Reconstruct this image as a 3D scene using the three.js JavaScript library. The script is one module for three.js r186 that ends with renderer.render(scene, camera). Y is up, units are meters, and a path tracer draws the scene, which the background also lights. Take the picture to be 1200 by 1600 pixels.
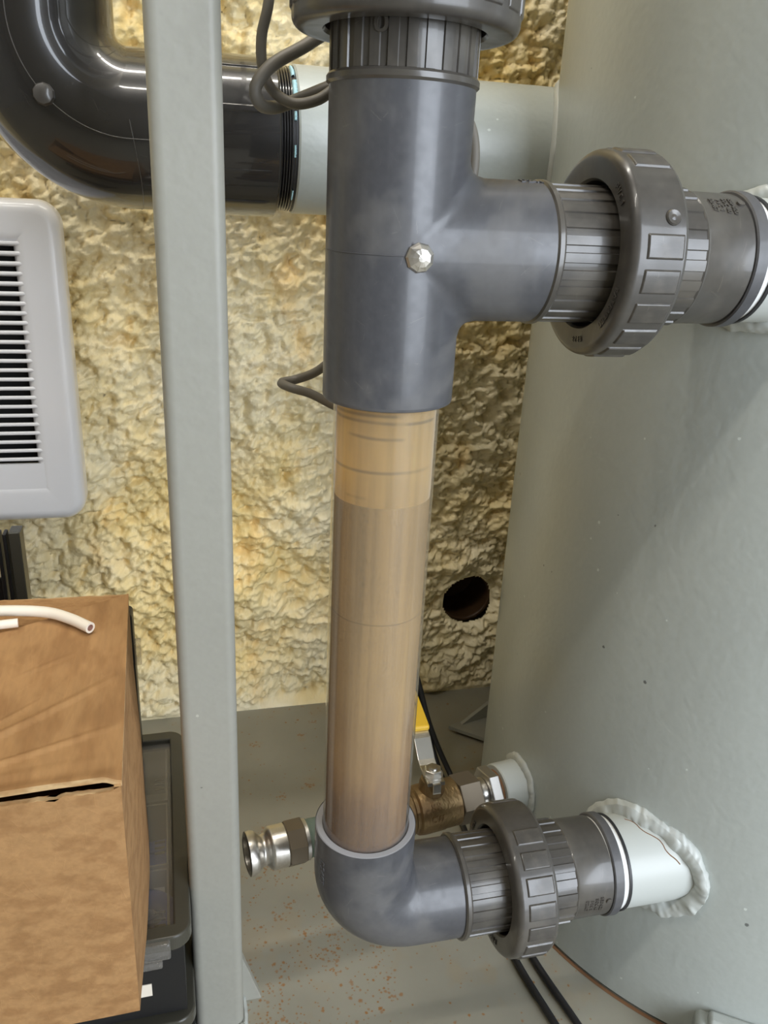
import * as THREE from 'three';
import { mergeGeometries, mergeVertices, toCreasedNormals } from 'three/addons/utils/BufferGeometryUtils.js';
import { RoundedBoxGeometry } from 'three/addons/geometries/RoundedBoxGeometry.js';
import { TextGeometry } from 'three/addons/geometries/TextGeometry.js';
import { FontLoader } from 'three/addons/loaders/FontLoader.js';
import { RectAreaLightUniformsLib } from 'three/addons/lights/RectAreaLightUniformsLib.js';

// ------------------------------------------------------------------ camera, sky, light, exposure
const HALF = Math.PI / 2;
const V = (x, y, z) => new THREE.Vector3(x, y, z);
const scene = new THREE.Scene();
const renderer = new THREE.WebGLRenderer({ antialias: true });
renderer.toneMapping = THREE.LinearToneMapping;
renderer.toneMappingExposure = 1.0;
renderer.shadowMap.enabled = true;

const camera = new THREE.PerspectiveCamera(2 * Math.atan(800 / 1250) * 180 / Math.PI, 0.75, 0.02, 60);
camera.position.set(0, 0.663, 0);
{ // world axes as seen from the lens: right, up, back
  const right = V(0.9716, 0.0483, 0.2317), up = V(0.0412, 0.9294, -0.3668), back = V(-0.2330, 0.3659, 0.9010);
  camera.quaternion.setFromRotationMatrix(new THREE.Matrix4().makeBasis(right, up, back));
}
scene.background = new THREE.Color().setRGB(2.4, 2.5, 2.65);        // overcast sky outside the doorway
RectAreaLightUniformsLib.init();
const DOOR = { x0: 0.475, x1: 2.15, y1: 2.1, z: 1.5 };
{ // daylight that enters by the open doorway at the right behind the camera
  const l = new THREE.RectAreaLight(new THREE.Color().setRGB(0.89, 0.98, 1.10), 6.0, DOOR.x1 - DOOR.x0, DOOR.y1 - 0.1);
  l.position.set((DOOR.x0 + DOOR.x1) / 2, DOOR.y1 / 2 + 0.05, DOOR.z + 0.06);
  l.lookAt(l.position.x - 0.0, l.position.y, -5); l.name = 'doorway_daylight';
  l.rotation.set(0, 0, 0); scene.add(l);
}
const font = await new FontLoader().loadAsync('fonts/droid/droid_sans_bold.typeface.json');

// ------------------------------------------------------------------ noise
function rng(seed) { let s = seed >>> 0; return () => { s = (s + 0x6D2B79F5) | 0; let t = Math.imul(s ^ (s >>> 15), 1 | s); t = (t + Math.imul(t ^ (t >>> 7), 61 | t)) ^ t; return ((t ^ (t >>> 14)) >>> 0) / 4294967296; }; }
const hash = (x, y, s = 0) => { let h = Math.imul(x | 0, 374761393) ^ Math.imul(y | 0, 668265263) ^ Math.imul(s | 0, 2147483647 - 1640531527); h = Math.imul(h ^ (h >>> 13), 1274126177); h ^= h >>> 16; h = Math.imul(h, 2246822519); return ((h ^ (h >>> 15)) >>> 0) / 4294967296; };
const mod = (a, n) => ((a % n) + n) % n;
function vnoise(x, y, s = 0, px = 0, py = 0) {
  const xi = Math.floor(x), yi = Math.floor(y), fx = x - xi, fy = y - yi;
  const u = fx * fx * (3 - 2 * fx), v = fy * fy * (3 - 2 * fy);
  const h = (a, b) => hash(px ? mod(a, px) : a, py ? mod(b, py) : b, s);
  return (h(xi, yi) * (1 - u) + h(xi + 1, yi) * u) * (1 - v) + (h(xi, yi + 1) * (1 - u) + h(xi + 1, yi + 1) * u) * v;
}
function fbm(x, y, o = 4, s = 0, px = 0, py = 0) { let a = 0, w = 0.5, t = 0; for (let i = 0; i < o; i++) { a += w * vnoise(x, y, s + i * 17, px, py); t += w; x *= 2; y *= 2; px *= 2; py *= 2; w *= 0.5; } return a / t; }
function worley(x, y, s = 0) { // rounded lumps: distance to the nearest and second nearest seed
  const xi = Math.floor(x), yi = Math.floor(y); let f1 = 9, f2 = 9, id = 0;
  for (let j = -1; j <= 1; j++) for (let i = -1; i <= 1; i++) {
    const a = hash(xi + i, yi + j, s), b = hash(xi + i, yi + j, s + 7);
    const dx = xi + i + a - x, dy = yi + j + b - y, d = dx * dx + dy * dy;
    if (d < f1) { f2 = f1; f1 = d; id = hash(xi + i, yi + j, s + 3); } else if (d < f2) f2 = d;
  }
  return [Math.sqrt(f1), Math.sqrt(f2), id];
}
function blobs(x, y, s) { // heaped round bubbles: height of the tallest cap over the point
  const xi = Math.floor(x), yi = Math.floor(y); let h = 0;
  for (let j = -1; j <= 1; j++) for (let i = -1; i <= 1; i++) {
    const dx = xi + i + hash(xi + i, yi + j, s) - x, dy = yi + j + hash(xi + i, yi + j, s + 7) - y, r = 0.55 + 0.45 * hash(xi + i, yi + j, s + 13), q = (dx * dx + dy * dy) / (r * r);
    if (q < 1) h = Math.max(h, Math.sqrt(1 - q) * r);
  }
  return h;
}
const clamp = (v, a = 0, b = 1) => Math.min(b, Math.max(a, v));
const mix = (a, b, t) => a + (b - a) * t;
const smooth = (a, b, x) => { const t = clamp((x - a) / (b - a)); return t * t * (3 - 2 * t); };

// ------------------------------------------------------------------ textures
const srgb = (v) => Math.round(255 * (v <= 0.0031308 ? 12.92 * v : 1.055 * Math.pow(v, 1 / 2.4) - 0.055));
function tex(w, h, fn, color = true) { // fn(u, v) -> [r, g, b] linear, or one number
  const d = new Uint8Array(w * h * 4);
  for (let y = 0; y < h; y++) for (let x = 0; x < w; x++) {
    const c = fn((x + 0.5) / w, (y + 0.5) / h), o = (y * w + x) * 4;
    if (color) { d[o] = srgb(clamp(c[0])); d[o + 1] = srgb(clamp(c[1])); d[o + 2] = srgb(clamp(c[2])); } else d[o] = d[o + 1] = d[o + 2] = Math.round(255 * clamp(c));
    d[o + 3] = 255;
  }
  const t = new THREE.DataTexture(d, w, h); t.wrapS = t.wrapT = THREE.RepeatWrapping; t.magFilter = THREE.LinearFilter; t.minFilter = THREE.LinearMipmapLinearFilter; t.generateMipmaps = true;
  if (color) t.colorSpace = THREE.SRGBColorSpace; t.needsUpdate = true; return t;
}
function strokes(seed, n, lmin, lmax, wmin, wmax, size, horiz = null) { // scratch marks stamped into a tile
  const a = new Float32Array(size * size), r = rng(seed);
  for (let k = 0; k < n; k++) {
    const x0 = r() * size, y0 = r() * size, an = horiz === null ? r() * Math.PI : horiz + (r() - 0.5) * 0.5, L = mix(lmin, lmax, r() * r()), W = mix(wmin, wmax, r()), s = 0.35 + 0.65 * r(), bend = (r() - 0.5) * 0.02;
    let x = x0, y = y0, q = an;
    for (let i = 0; i < L; i++) {
      for (let j = -Math.ceil(W); j <= Math.ceil(W); j++) { const X = mod(Math.round(x - Math.sin(q) * j), size), Y = mod(Math.round(y + Math.cos(q) * j), size); a[Y * size + X] = Math.max(a[Y * size + X], s * clamp(1.2 - Math.abs(j) / (W + 0.01)) * Math.min(1, (L - i) / 6)); }
      x += Math.cos(q); y += Math.sin(q); q += bend;
    }
  }
  return (u, v) => a[Math.min(size - 1, Math.floor(v * size)) * size + Math.min(size - 1, Math.floor(u * size))];
}
const M = {};
function std(o) { return new THREE.MeshStandardMaterial(o); }
function phys(o) { return new THREE.MeshPhysicalMaterial(o); }
{ // grey PVC: chalky handling dust in patches, fine scuffs (tile = 0.16 m)
  const sc = strokes(11, 70, 6, 46, 0.2, 1.1, 512), sc2 = strokes(12, 160, 4, 18, 0.1, 0.5, 512);
  const pvc = (b, dust, k) => tex(512, 512, (u, v) => {
    const d = smooth(0.48, 0.75, fbm(u * 5, v * 5, 5, 31, 5, 5)), g = fbm(u * 60, v * 60, 2, 5, 60, 60) - 0.5, st = fbm(u * 46, v * 3, 3, 77, 46, 3) - 0.5;
    const s = clamp(0.55 * sc(u, v) + 0.25 * sc2(u, v));
    return [0, 1, 2].map((i) => mix(b[i] * (1 + 0.18 * g + 0.20 * st), dust[i], k * 0.20 * d + 0.5 * s));
  });
  const rough = tex(512, 512, (u, v) => 0.30 + 0.22 * smooth(0.42, 0.75, fbm(u * 5, v * 5, 5, 31, 5, 5)) + 0.12 * (fbm(u * 40, v * 40, 2, 9, 40, 40) - 0.5), false);
  M.pvc = phys({ color: 0xffffff, map: pvc([0.074, 0.075, 0.083], [0.26, 0.245, 0.22], 1.2), roughnessMap: rough, roughness: 1.2, clearcoat: 0.2, clearcoatRoughness: 0.12 });
  const rough2 = tex(256, 256, (u, v) => 0.26 + 0.18 * smooth(0.4, 0.75, fbm(u * 5, v * 5, 5, 41, 5, 5)), false);
  M.union = phys({ color: 0xffffff, map: pvc([0.064, 0.058, 0.051], [0.22, 0.195, 0.155], 1.2), roughnessMap: rough2, roughness: 1.1, clearcoat: 0.35, clearcoatRoughness: 0.09 });
  M.black = phys({ color: 0xffffff, map: pvc([0.022, 0.021, 0.021], [0.10, 0.095, 0.085], 0.28), roughness: 0.26, clearcoat: 0.9, clearcoatRoughness: 0.05 });
  M.cutpvc = phys({ color: new THREE.Color().setRGB(0.36, 0.36, 0.375), roughness: 0.6 });
  M.seam = phys({ color: new THREE.Color().setRGB(0.085, 0.08, 0.075), roughness: 0.3, clearcoat: 0.6, clearcoatRoughness: 0.1 });
}
{ // light grey enamel on steel: orange peel and small chips (tile = 0.5 m)
  const r = rng(5), dots = []; for (let i = 0; i < 46; i++) dots.push([r(), r(), 0.0006 + 0.0022 * r() * r(), r()]);
  const chip = (u, v) => { let c = 0; for (const [x, y, s, t] of dots) { const dx = Math.abs(u - x), dy = Math.abs(v - y); const d = Math.hypot(Math.min(dx, 1 - dx), Math.min(dy, 1 - dy)); if (d < s * 1.6) c = t > 0.5 ? 1 : -1; } return c; };
  const m = (b) => tex(1024, 1024, (u, v) => { const c = chip(u, v), g = fbm(u * 9, v * 9, 4, 21, 9, 9) - 0.5, f = fbm(u * 150, v * 150, 2, 25, 150, 150) - 0.5; const k = 1 + 0.07 * g + 0.05 * f; return b.map((x) => c > 0 ? x * 0.35 : c < 0 ? Math.min(1, x * 1.45) : x * k); });
  const peel = tex(512, 512, (u, v) => fbm(u * 110, v * 110, 3, 3, 110, 110), false);
  M.tank = phys({ map: m([0.43, 0.458, 0.43]), roughness: 0.36, bumpMap: peel, bumpScale: 0.0002, clearcoat: 0.35, clearcoatRoughness: 0.28 });
  M.post = phys({ map: m([0.315, 0.31, 0.268]), roughness: 0.45, bumpMap: peel, bumpScale: 0.0002 });
  M.weld = phys({ color: new THREE.Color().setRGB(0.49, 0.505, 0.47), roughness: 0.42 });
  M.stubpaint = phys({ color: new THREE.Color().setRGB(0.50, 0.525, 0.50), roughness: 0.38 });
}
M.rust = std({ color: new THREE.Color().setRGB(0.20, 0.10, 0.045), roughness: 0.9 });
M.chrome = std({ color: new THREE.Color().setRGB(0.62, 0.60, 0.56), metalness: 1, roughness: 0.28 });
M.steel = std({ color: new THREE.Color().setRGB(0.55, 0.53, 0.50), metalness: 1, roughness: 0.42 });
M.brass = std({ color: 0xffffff, map: tex(256, 256, (u, v) => { const g = fbm(u * 8, v * 8, 4, 61, 8, 8); return [mix(0.30, 0.22, g), mix(0.215, 0.13, g), mix(0.10, 0.065, g)]; }), metalness: 0.75, roughness: 0.45, bumpMap: tex(256, 256, (u, v) => fbm(u * 60, v * 60, 2, 3, 60, 60), false), bumpScale: 0.0004 });
M.bronze = std({ color: new THREE.Color().setRGB(0.20, 0.165, 0.12), metalness: 0.6, roughness: 0.5 });
M.aluminium = std({ color: 0xffffff, map: tex(256, 256, (u, v) => { const g = fbm(u * 40, v * 40, 3, 67, 40, 40); return [mix(0.58, 0.70, g), mix(0.55, 0.67, g), mix(0.50, 0.62, g)]; }), metalness: 0.9, roughness: 0.3, bumpMap: tex(256, 256, (u, v) => fbm(u * 50, v * 50, 2, 13, 50, 50), false), bumpScale: 0.00004 });
M.yellow = phys({ color: new THREE.Color().setRGB(0.72, 0.44, 0.03), roughness: 0.5 });
M.ink = std({ color: new THREE.Color().setRGB(0.16, 0.09, 0.02), roughness: 0.7 });
M.rubber = std({ color: new THREE.Color().setRGB(0.018, 0.018, 0.02), roughness: 0.45 });
M.cable = phys({ color: new THREE.Color().setRGB(0.165, 0.15, 0.125), roughness: 0.5 });
M.white = phys({ color: new THREE.Color().setRGB(0.86, 0.855, 0.87), roughness: 0.3, clearcoat: 0.4, clearcoatRoughness: 0.12 });
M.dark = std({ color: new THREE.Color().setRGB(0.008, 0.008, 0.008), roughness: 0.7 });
M.blackplastic = phys({ color: new THREE.Color().setRGB(0.012, 0.012, 0.013), roughness: 0.38 });
M.greyplastic = phys({ color: new THREE.Color().setRGB(0.06, 0.057, 0.044), roughness: 0.25 });
M.smoke = phys({ color: new THREE.Color().setRGB(0.84, 0.82, 0.78), roughness: 0.12, transmission: 0.9, thickness: 0, ior: 1.5 });
M.cup = phys({ color: new THREE.Color().setRGB(0.32, 0.31, 0.29), roughness: 0.35, transmission: 0.15, thickness: 0 });
M.whitetube = phys({ color: new THREE.Color().setRGB(0.86, 0.78, 0.66), roughness: 0.45 });
M.tubebore = std({ color: new THREE.Color().setRGB(0.62, 0.36, 0.28), roughness: 0.7 });
M.tape = std({ color: new THREE.Color().setRGB(0.85, 0.86, 0.85), roughness: 0.55 });
M.blue = phys({ color: new THREE.Color().setRGB(0.03, 0.07, 0.42), roughness: 0.35 });
M.teal = std({ color: new THREE.Color().setRGB(0.42, 0.66, 0.70), roughness: 0.5 });
M.verdigris = std({ color: new THREE.Color().setRGB(0.16, 0.21, 0.17), roughness: 0.8 });
{ // kraft cardboard: long fibres (tile = 0.2 m)
  const fib = strokes(91, 900, 10, 60, 0.1, 0.6, 512), fib2 = strokes(92, 700, 10, 50, 0.1, 0.6, 512);
  const card = (a, b) => tex(512, 512, (u, v) => { const g = fbm(u * 18, v * 30, 5, 51, 18, 30), f = 0.06 * fib(u, v) - 0.06 * fib2(u, v) + 0.18 * (fbm(u * 90, v * 90, 2, 8, 90, 90) - 0.5); return [0, 1, 2].map((i) => mix(a[i], b[i], smooth(0.3, 0.7, g)) * (1 + f)); });
  const bump = tex(512, 512, (u, v) => 0.7 * fbm(u * 14, v * 22, 5, 57, 14, 22) + 0.06 * fib(u, v) + 0.1 * vnoise(u * 40, 0.5, 3, 40, 1), false);
  M.card = std({ map: card([0.395, 0.217, 0.086], [0.315, 0.163, 0.060]), roughness: 0.85, bumpMap: bump, bumpScale: 0.0013 });
  M.cardcore = std({ map: card([0.56, 0.38, 0.19], [0.42, 0.24, 0.10]), roughness: 0.9 });
}

// ------------------------------------------------------------------ scene helpers
const used = new Map();
function numbered(n) { const k = used.get(n) || 0; used.set(n, k + 1); return k ? n + '_' + String(k).padStart(3, '0') : n; }
function shadowed(m) { m.castShadow = m.receiveShadow = true; return m; }
function part(name, geo, mat, parent) {
  const g = Array.isArray(geo) ? merge(geo) : geo;
  const m = shadowed(new THREE.Mesh(g, mat)); m.name = name; parent.add(m); return m;
}
function merge(list) {
  const norm = list.map((g) => { const h = g.index ? g.toNonIndexed() : g; const o = new THREE.BufferGeometry(); for (const k of ['position', 'normal', 'uv']) if (h.attributes[k]) o.setAttribute(k, h.attributes[k]); if (!o.attributes.uv) o.setAttribute('uv', new THREE.BufferAttribute(new Float32Array(o.attributes.position.count * 2), 2)); if (!o.attributes.normal) o.computeVertexNormals(); return o; });
  return mergeGeometries(norm);
}
function thing(name, label, category, pos = [0, 0, 0], group) {
  const o = new THREE.Group(); o.name = numbered(name); o.position.set(...pos); o.userData = { label, category }; if (group) o.userData.group = group; scene.add(o); return o;
}
function single(name, geo, mat, label, category, pos = [0, 0, 0], group) {
  const m = part(numbered(name), geo, mat, scene); m.position.set(...pos); m.userData = { label, category }; if (group) m.userData.group = group; return m;
}
function structure(name, geo, mat, parent = scene) { const m = part(name, geo, mat, parent); m.userData = { kind: 'structure' }; return m; }
function box(w, h, d, x = 0, y = 0, z = 0, r = 0) { const g = r ? new RoundedBoxGeometry(w, h, d, 3, r) : new THREE.BoxGeometry(w, h, d); g.translate(x, y, z); return g; }
function boxUV(g, s = 1) { // uv in metres by the side a face looks to
  const n = g.index ? g.toNonIndexed() : g, p = n.attributes.position, uv = new Float32Array(p.count * 2), a = V(), b = V(), c = V(), e = V();
  for (let i = 0; i < p.count; i += 3) {
    a.fromBufferAttribute(p, i); b.fromBufferAttribute(p, i + 1); c.fromBufferAttribute(p, i + 2); e.copy(b).sub(a).cross(c.clone().sub(a));
    const ax = Math.abs(e.x), ay = Math.abs(e.y), az = Math.abs(e.z);
    for (let k = 0; k < 3; k++) { const q = [a, b, c][k], [u, v] = ax >= ay && ax >= az ? [q.z, q.y] : ay >= az ? [q.x, q.z] : [q.x, q.y]; uv[(i + k) * 2] = u / s; uv[(i + k) * 2 + 1] = v / s; }
  }
  n.setAttribute('uv', new THREE.BufferAttribute(uv, 2)); return n;
}
function creased(g, a) { g.scale(1000, 1000, 1000); const o = toCreasedNormals(g, a); return o.scale(0.001, 0.001, 0.001); }   // worked in millimetres, so that near points stay apart
// turned body: profile [[radius, height], ...] round the y axis; uv in tiles of t metres
function lathe(profile, seg = 72, t = 0.16, crease = 0.5) {
  let g = new THREE.LatheGeometry(profile.map(([r, y]) => new THREE.Vector2(Math.max(r, 1e-5), y)), seg);
  const uv = g.attributes.uv, rm = Math.max(...profile.map((q) => q[0])); let L = 0; for (let i = 1; i < profile.length; i++) L += Math.hypot(profile[i][0] - profile[i - 1][0], profile[i][1] - profile[i - 1][1]);
  const k = Math.max(1, Math.round(2 * Math.PI * rm / t));
  const cum = [0]; for (let i = 1; i < profile.length; i++) cum.push(cum[i - 1] + Math.hypot(profile[i][0] - profile[i - 1][0], profile[i][1] - profile[i - 1][1]));
  for (let i = 0; i < uv.count; i++) uv.setXY(i, uv.getX(i) * k, cum[i % profile.length] / t);
  return creased(g, crease);
}
const alongX = (g) => g.rotateZ(-Math.PI / 2);       // y axis -> +x axis
// grid surface by function; analytic-like normals by differences
function surface(nu, nv, fn, uvs = null, flip = false) {
  const pos = [], nor = [], uv = [], idx = [], e = 1e-3;
  for (let j = 0; j <= nv; j++) for (let i = 0; i <= nu; i++) {
    const u = i / nu, v = j / nv, p = fn(u, v), pu = fn(u + e, v).sub(fn(u - e, v)), pv = fn(u, v + e).sub(fn(u, v - e)), n = pu.cross(pv).normalize(); if (flip) n.negate();
    pos.push(p.x, p.y, p.z); nor.push(n.x, n.y, n.z); const q = uvs ? uvs(u, v) : [u, v]; uv.push(q[0], q[1]);
  }
  for (let j = 0; j < nv; j++) for (let i = 0; i < nu; i++) { const a = j * (nu + 1) + i, b = a + 1, c = a + nu + 1, d = c + 1; if (flip) idx.push(a, c, b, b, c, d); else idx.push(a, b, c, b, d, c); }
  const g = new THREE.BufferGeometry(); g.setAttribute('position', new THREE.Float32BufferAttribute(pos, 3)); g.setAttribute('normal', new THREE.Float32BufferAttribute(nor, 3)); g.setAttribute('uv', new THREE.Float32BufferAttribute(uv, 2)); g.setIndex(idx); return g;
}
function cableTube(pts, r, seg = 120) { return new THREE.TubeGeometry(new THREE.CatmullRomCurve3(pts.map((p) => V(...p)), false, 'centripetal'), seg, r, 14, false); }
// tube along a closed curve with a lumpy radius (a weld bead)
function bead(curve, r, seed, n = 160, m = 10, scallop = 0.0) {
  const pts = []; for (let i = 0; i < n; i++) pts.push(curve(i / n));
  const c = new THREE.CatmullRomCurve3(pts, true);
  const g = new THREE.TubeGeometry(c, n * 2, r, m, true), p = g.attributes.position, q = V(), cc = V();
  for (let i = 0; i <= n * 2; i++) for (let j = 0; j <= m; j++) {
    const k = i * (m + 1) + j, jj = j % m, ii = i % (n * 2); q.fromBufferAttribute(p, k); c.getPointAt(ii / (n * 2), cc);
    const f = 0.70 + 0.55 * vnoise(ii * 0.10, jj * 0.5, seed, Math.round(n * 0.2), Math.round(m / 2)) + 0.22 * vnoise(ii * 0.3, jj, seed + 1, Math.round(n * 0.6), m) + scallop * Math.abs(Math.sin(ii * 0.30));
    q.sub(cc).multiplyScalar(f); q.x *= 0.55; q.add(cc); p.setXYZ(k, q.x, q.y, q.z);
  }
  g.computeVertexNormals(); return g;
}
// toothed cylinder wall (axis y): ribs of height dr on radius r, each tooth covering `duty` of its pitch
function ribbed(r, dr, n, duty, y0, y1, phase = 0, bev = 0.0006) {
  const sh = new THREE.Shape(); let first = true;
  for (let k = 0; k < n; k++) {
    const a0 = phase + k / n * 2 * Math.PI, w = 2 * Math.PI / n, e = 0.012;
    const put = (rr, a) => { const x = rr * Math.cos(a), y = rr * Math.sin(a); if (first) { sh.moveTo(x, y); first = false; } else sh.lineTo(x, y); };
    for (let i = 0; i <= 3; i++) put(r + dr, a0 + w * duty * i / 3);
    for (let i = 0; i <= 3; i++) put(r, a0 + e + w * duty + (w * (1 - duty) - 2 * e) * i / 3);
  }
  const g = new THREE.ExtrudeGeometry(sh, { depth: y1 - y0 - 2 * bev, bevelEnabled: true, bevelSize: bev, bevelThickness: bev, bevelOffset: -bev, bevelSegments: 1, curveSegments: 1 });
  g.rotateX(-Math.PI / 2); g.translate(0, y0 + bev, 0);
  const p = g.attributes.position, uv = g.attributes.uv; for (let i = 0; i < p.count; i++) uv.setXY(i, Math.atan2(p.getZ(i), p.getX(i)) / Math.PI, p.getY(i) / 0.16);
  return creased(g, 0.35);
}
// raised letters wrapped round a cylinder of axis y (running round it, or along it)
function letters(text, size, depth) { const g = new TextGeometry(text, { font, size, depth, curveSegments: 2, bevelEnabled: false }); g.computeBoundingBox(); const b = g.boundingBox; g.translate(-(b.max.x + b.min.x) / 2, 0, 0); return g; }
function wrapRound(g, r, a0, y0) { const p = g.attributes.position; for (let i = 0; i < p.count; i++) { const x = p.getX(i), y = p.getY(i), z = p.getZ(i), a = a0 + x / r; p.setXYZ(i, (r + z) * Math.sin(a), y0 + y, (r + z) * Math.cos(a)); } g.computeVertexNormals(); return g; }

// ------------------------------------------------------------------ the room
const ROOM = { x0: -1.5, x1: 2.3, z0: -0.92, z1: DOOR.z, h: 2.3 }, T = 0.08;
const foamCol = (x, y) => { // cream skin, yellower and paler patches
  const a = fbm(x * 9 + 3, y * 7, 4, 201), b = fbm(x * 40, y * 40, 3, 205), o = smooth(0.66, 0.8, fbm(x * 26, y * 14, 4, 209));
  const c = [mix(0.89, 0.90, a), mix(0.70, 0.79, smooth(0.3, 0.7, a)), mix(0.32, 0.53, smooth(0.3, 0.7, a))];
  return [c[0] * (0.9 + 0.2 * b), c[1] * (0.9 + 0.2 * b) * (1 - 0.08 * o), c[2] * (0.85 + 0.3 * b) * (1 - 0.2 * o)];
};
M.foamflat = std({ map: tex(512, 512, (u, v) => { const a = fbm(u * 6, v * 6, 5, 301, 6, 6); return [0.80, mix(0.60, 0.70, a), mix(0.28, 0.40, a)]; }), roughness: 0.8, bumpMap: tex(512, 512, (u, v) => fbm(u * 24, v * 24, 4, 305, 24, 24), false), bumpScale: 0.02 });
M.foam = std({ vertexColors: true, roughness: 0.48, bumpMap: tex(512, 512, (u, v) => fbm(u * 36, v * 36, 4, 311, 36, 36), false), bumpScale: 0.0010 });
M.roomlining = std({ map: tex(256, 256, (u, v) => { const a = fbm(u * 6, v * 6, 5, 351, 6, 6); return [mix(0.24, 0.32, a), mix(0.235, 0.31, a), mix(0.21, 0.28, a)]; }), roughness: 0.8 });
const HOLE = { x: 0.373, y: 0.140, r: 0.0385 };
{
  const wb = new THREE.Group(); wb.name = 'wall_back'; wb.userData = { kind: 'structure' }; scene.add(wb);
  const fx0 = -0.62, fx1 = 0.86, fy1 = 1.28;
  const slabs = [box(ROOM.x1 - ROOM.x0, ROOM.h, T, (ROOM.x0 + ROOM.x1) / 2, ROOM.h / 2, ROOM.z0 - 0.12 - T / 2),
    box(fx0 - ROOM.x0, ROOM.h, 0.12, (ROOM.x0 + fx0) / 2, ROOM.h / 2, ROOM.z0 - 0.06), box(ROOM.x1 - fx1, ROOM.h, 0.12, (ROOM.x1 + fx1) / 2, ROOM.h / 2, ROOM.z0 - 0.06),
    box(fx1 - fx0, ROOM.h - fy1, 0.12, (fx0 + fx1) / 2, (ROOM.h + fy1) / 2, ROOM.z0 - 0.06)];
  part('wall_panel', boxUV(merge(slabs), 0.5), M.foamflat, wb);
  // sprayed foam skin: lumps of several sizes, rounder and larger near the top, folded lower down
  const step = 0.0021, nx = Math.round((fx1 - fx0) / step), ny = Math.round(fy1 / step), W = nx + 1;
  const pos = new Float32Array(W * (ny + 1) * 3), col = new Float32Array(W * (ny + 1) * 3), uv = new Float32Array(W * (ny + 1) * 2);
  for (let j = 0; j <= ny; j++) for (let i = 0; i <= nx; i++) {
    const x = fx0 + i * step, y = j * step;
    const wx = x + 0.012 * (fbm(x * 22, y * 22, 3, 401) - 0.5), wy = y + 0.012 * (fbm(x * 22, y * 22, 3, 405) - 0.5);
    const top = smooth(0.5, 0.85, y + 0.2 * (fbm(x * 5, y * 5, 2, 409) - 0.5));
    const b1 = blobs(wx * 46, wy * 50, 411), b2 = blobs(wx * 92 + 3, wy * 104, 415), b3 = blobs(wx * 190, wy * 220 + 5, 419);
    const fold = 1 - Math.abs(2 * fbm(wx * 24, wy * 62, 4, 423) - 1), big = fbm(x * 7, y * 5, 3, 427), wave = fbm(x * 17, y * 11, 3, 431);
    let z = 0.044 * (big - 0.5) + 0.030 * (wave - 0.5) + mix(0.0100, 0.0165, top) * b1 + mix(0.0105, 0.0110, top) * b2 + mix(0.0062, 0.0058, top) * b3 + mix(0.012, 0.004, top) * fold;
    z -= 0.042; if (x < -0.1 && y > 0.30 && y < 0.66) z = mix(z, Math.min(z, 0.012), smooth(-0.1, -0.13, x)); if (x > 0.4) z = Math.min(z, 0.014);
    z = mix(-0.012, z, smooth(0.0, 0.014, y));
    const hd = Math.hypot(x - HOLE.x, y - HOLE.y); if (hd < 0.043) z = mix(z, 0.044 * (big - 0.5) + 0.030 * (wave - 0.5) - 0.019, 1 - smooth(HOLE.r, 0.043, hd));
    const edge = Math.min(1, (x - fx0) / 0.05, (fx1 - x) / 0.05, (fy1 - y) / 0.05); z = mix(0.0, z, clamp(edge));
    const k = j * W + i; pos[k * 3] = x; pos[k * 3 + 1] = y; pos[k * 3 + 2] = ROOM.z0 + z; const c = foamCol(x, y); col.set(c, k * 3); uv[k * 2] = x / 0.12; uv[k * 2 + 1] = y / 0.12;
  }
  const idx = []; const inHole = (k) => Math.hypot(pos[k * 3] - HOLE.x, pos[k * 3 + 1] - HOLE.y) < HOLE.r - 0.001;
  for (let j = 0; j < ny; j++) for (let i = 0; i < nx; i++) { const a = j * W + i, b = a + 1, c = a + W, d = c + 1; if (inHole(a) && inHole(d)) continue; idx.push(a, b, d, a, d, c); }
  const g = new THREE.BufferGeometry(); g.setAttribute('position', new THREE.BufferAttribute(pos, 3)); g.setAttribute('color', new THREE.BufferAttribute(col, 3)); g.setAttribute('uv', new THREE.BufferAttribute(uv, 2)); g.setIndex(idx); g.computeVertexNormals();
  const f = part('foam_skin', g, M.foam, wb); f.userData = { label: 'lumpy cream spray foam skin' };
}
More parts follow.
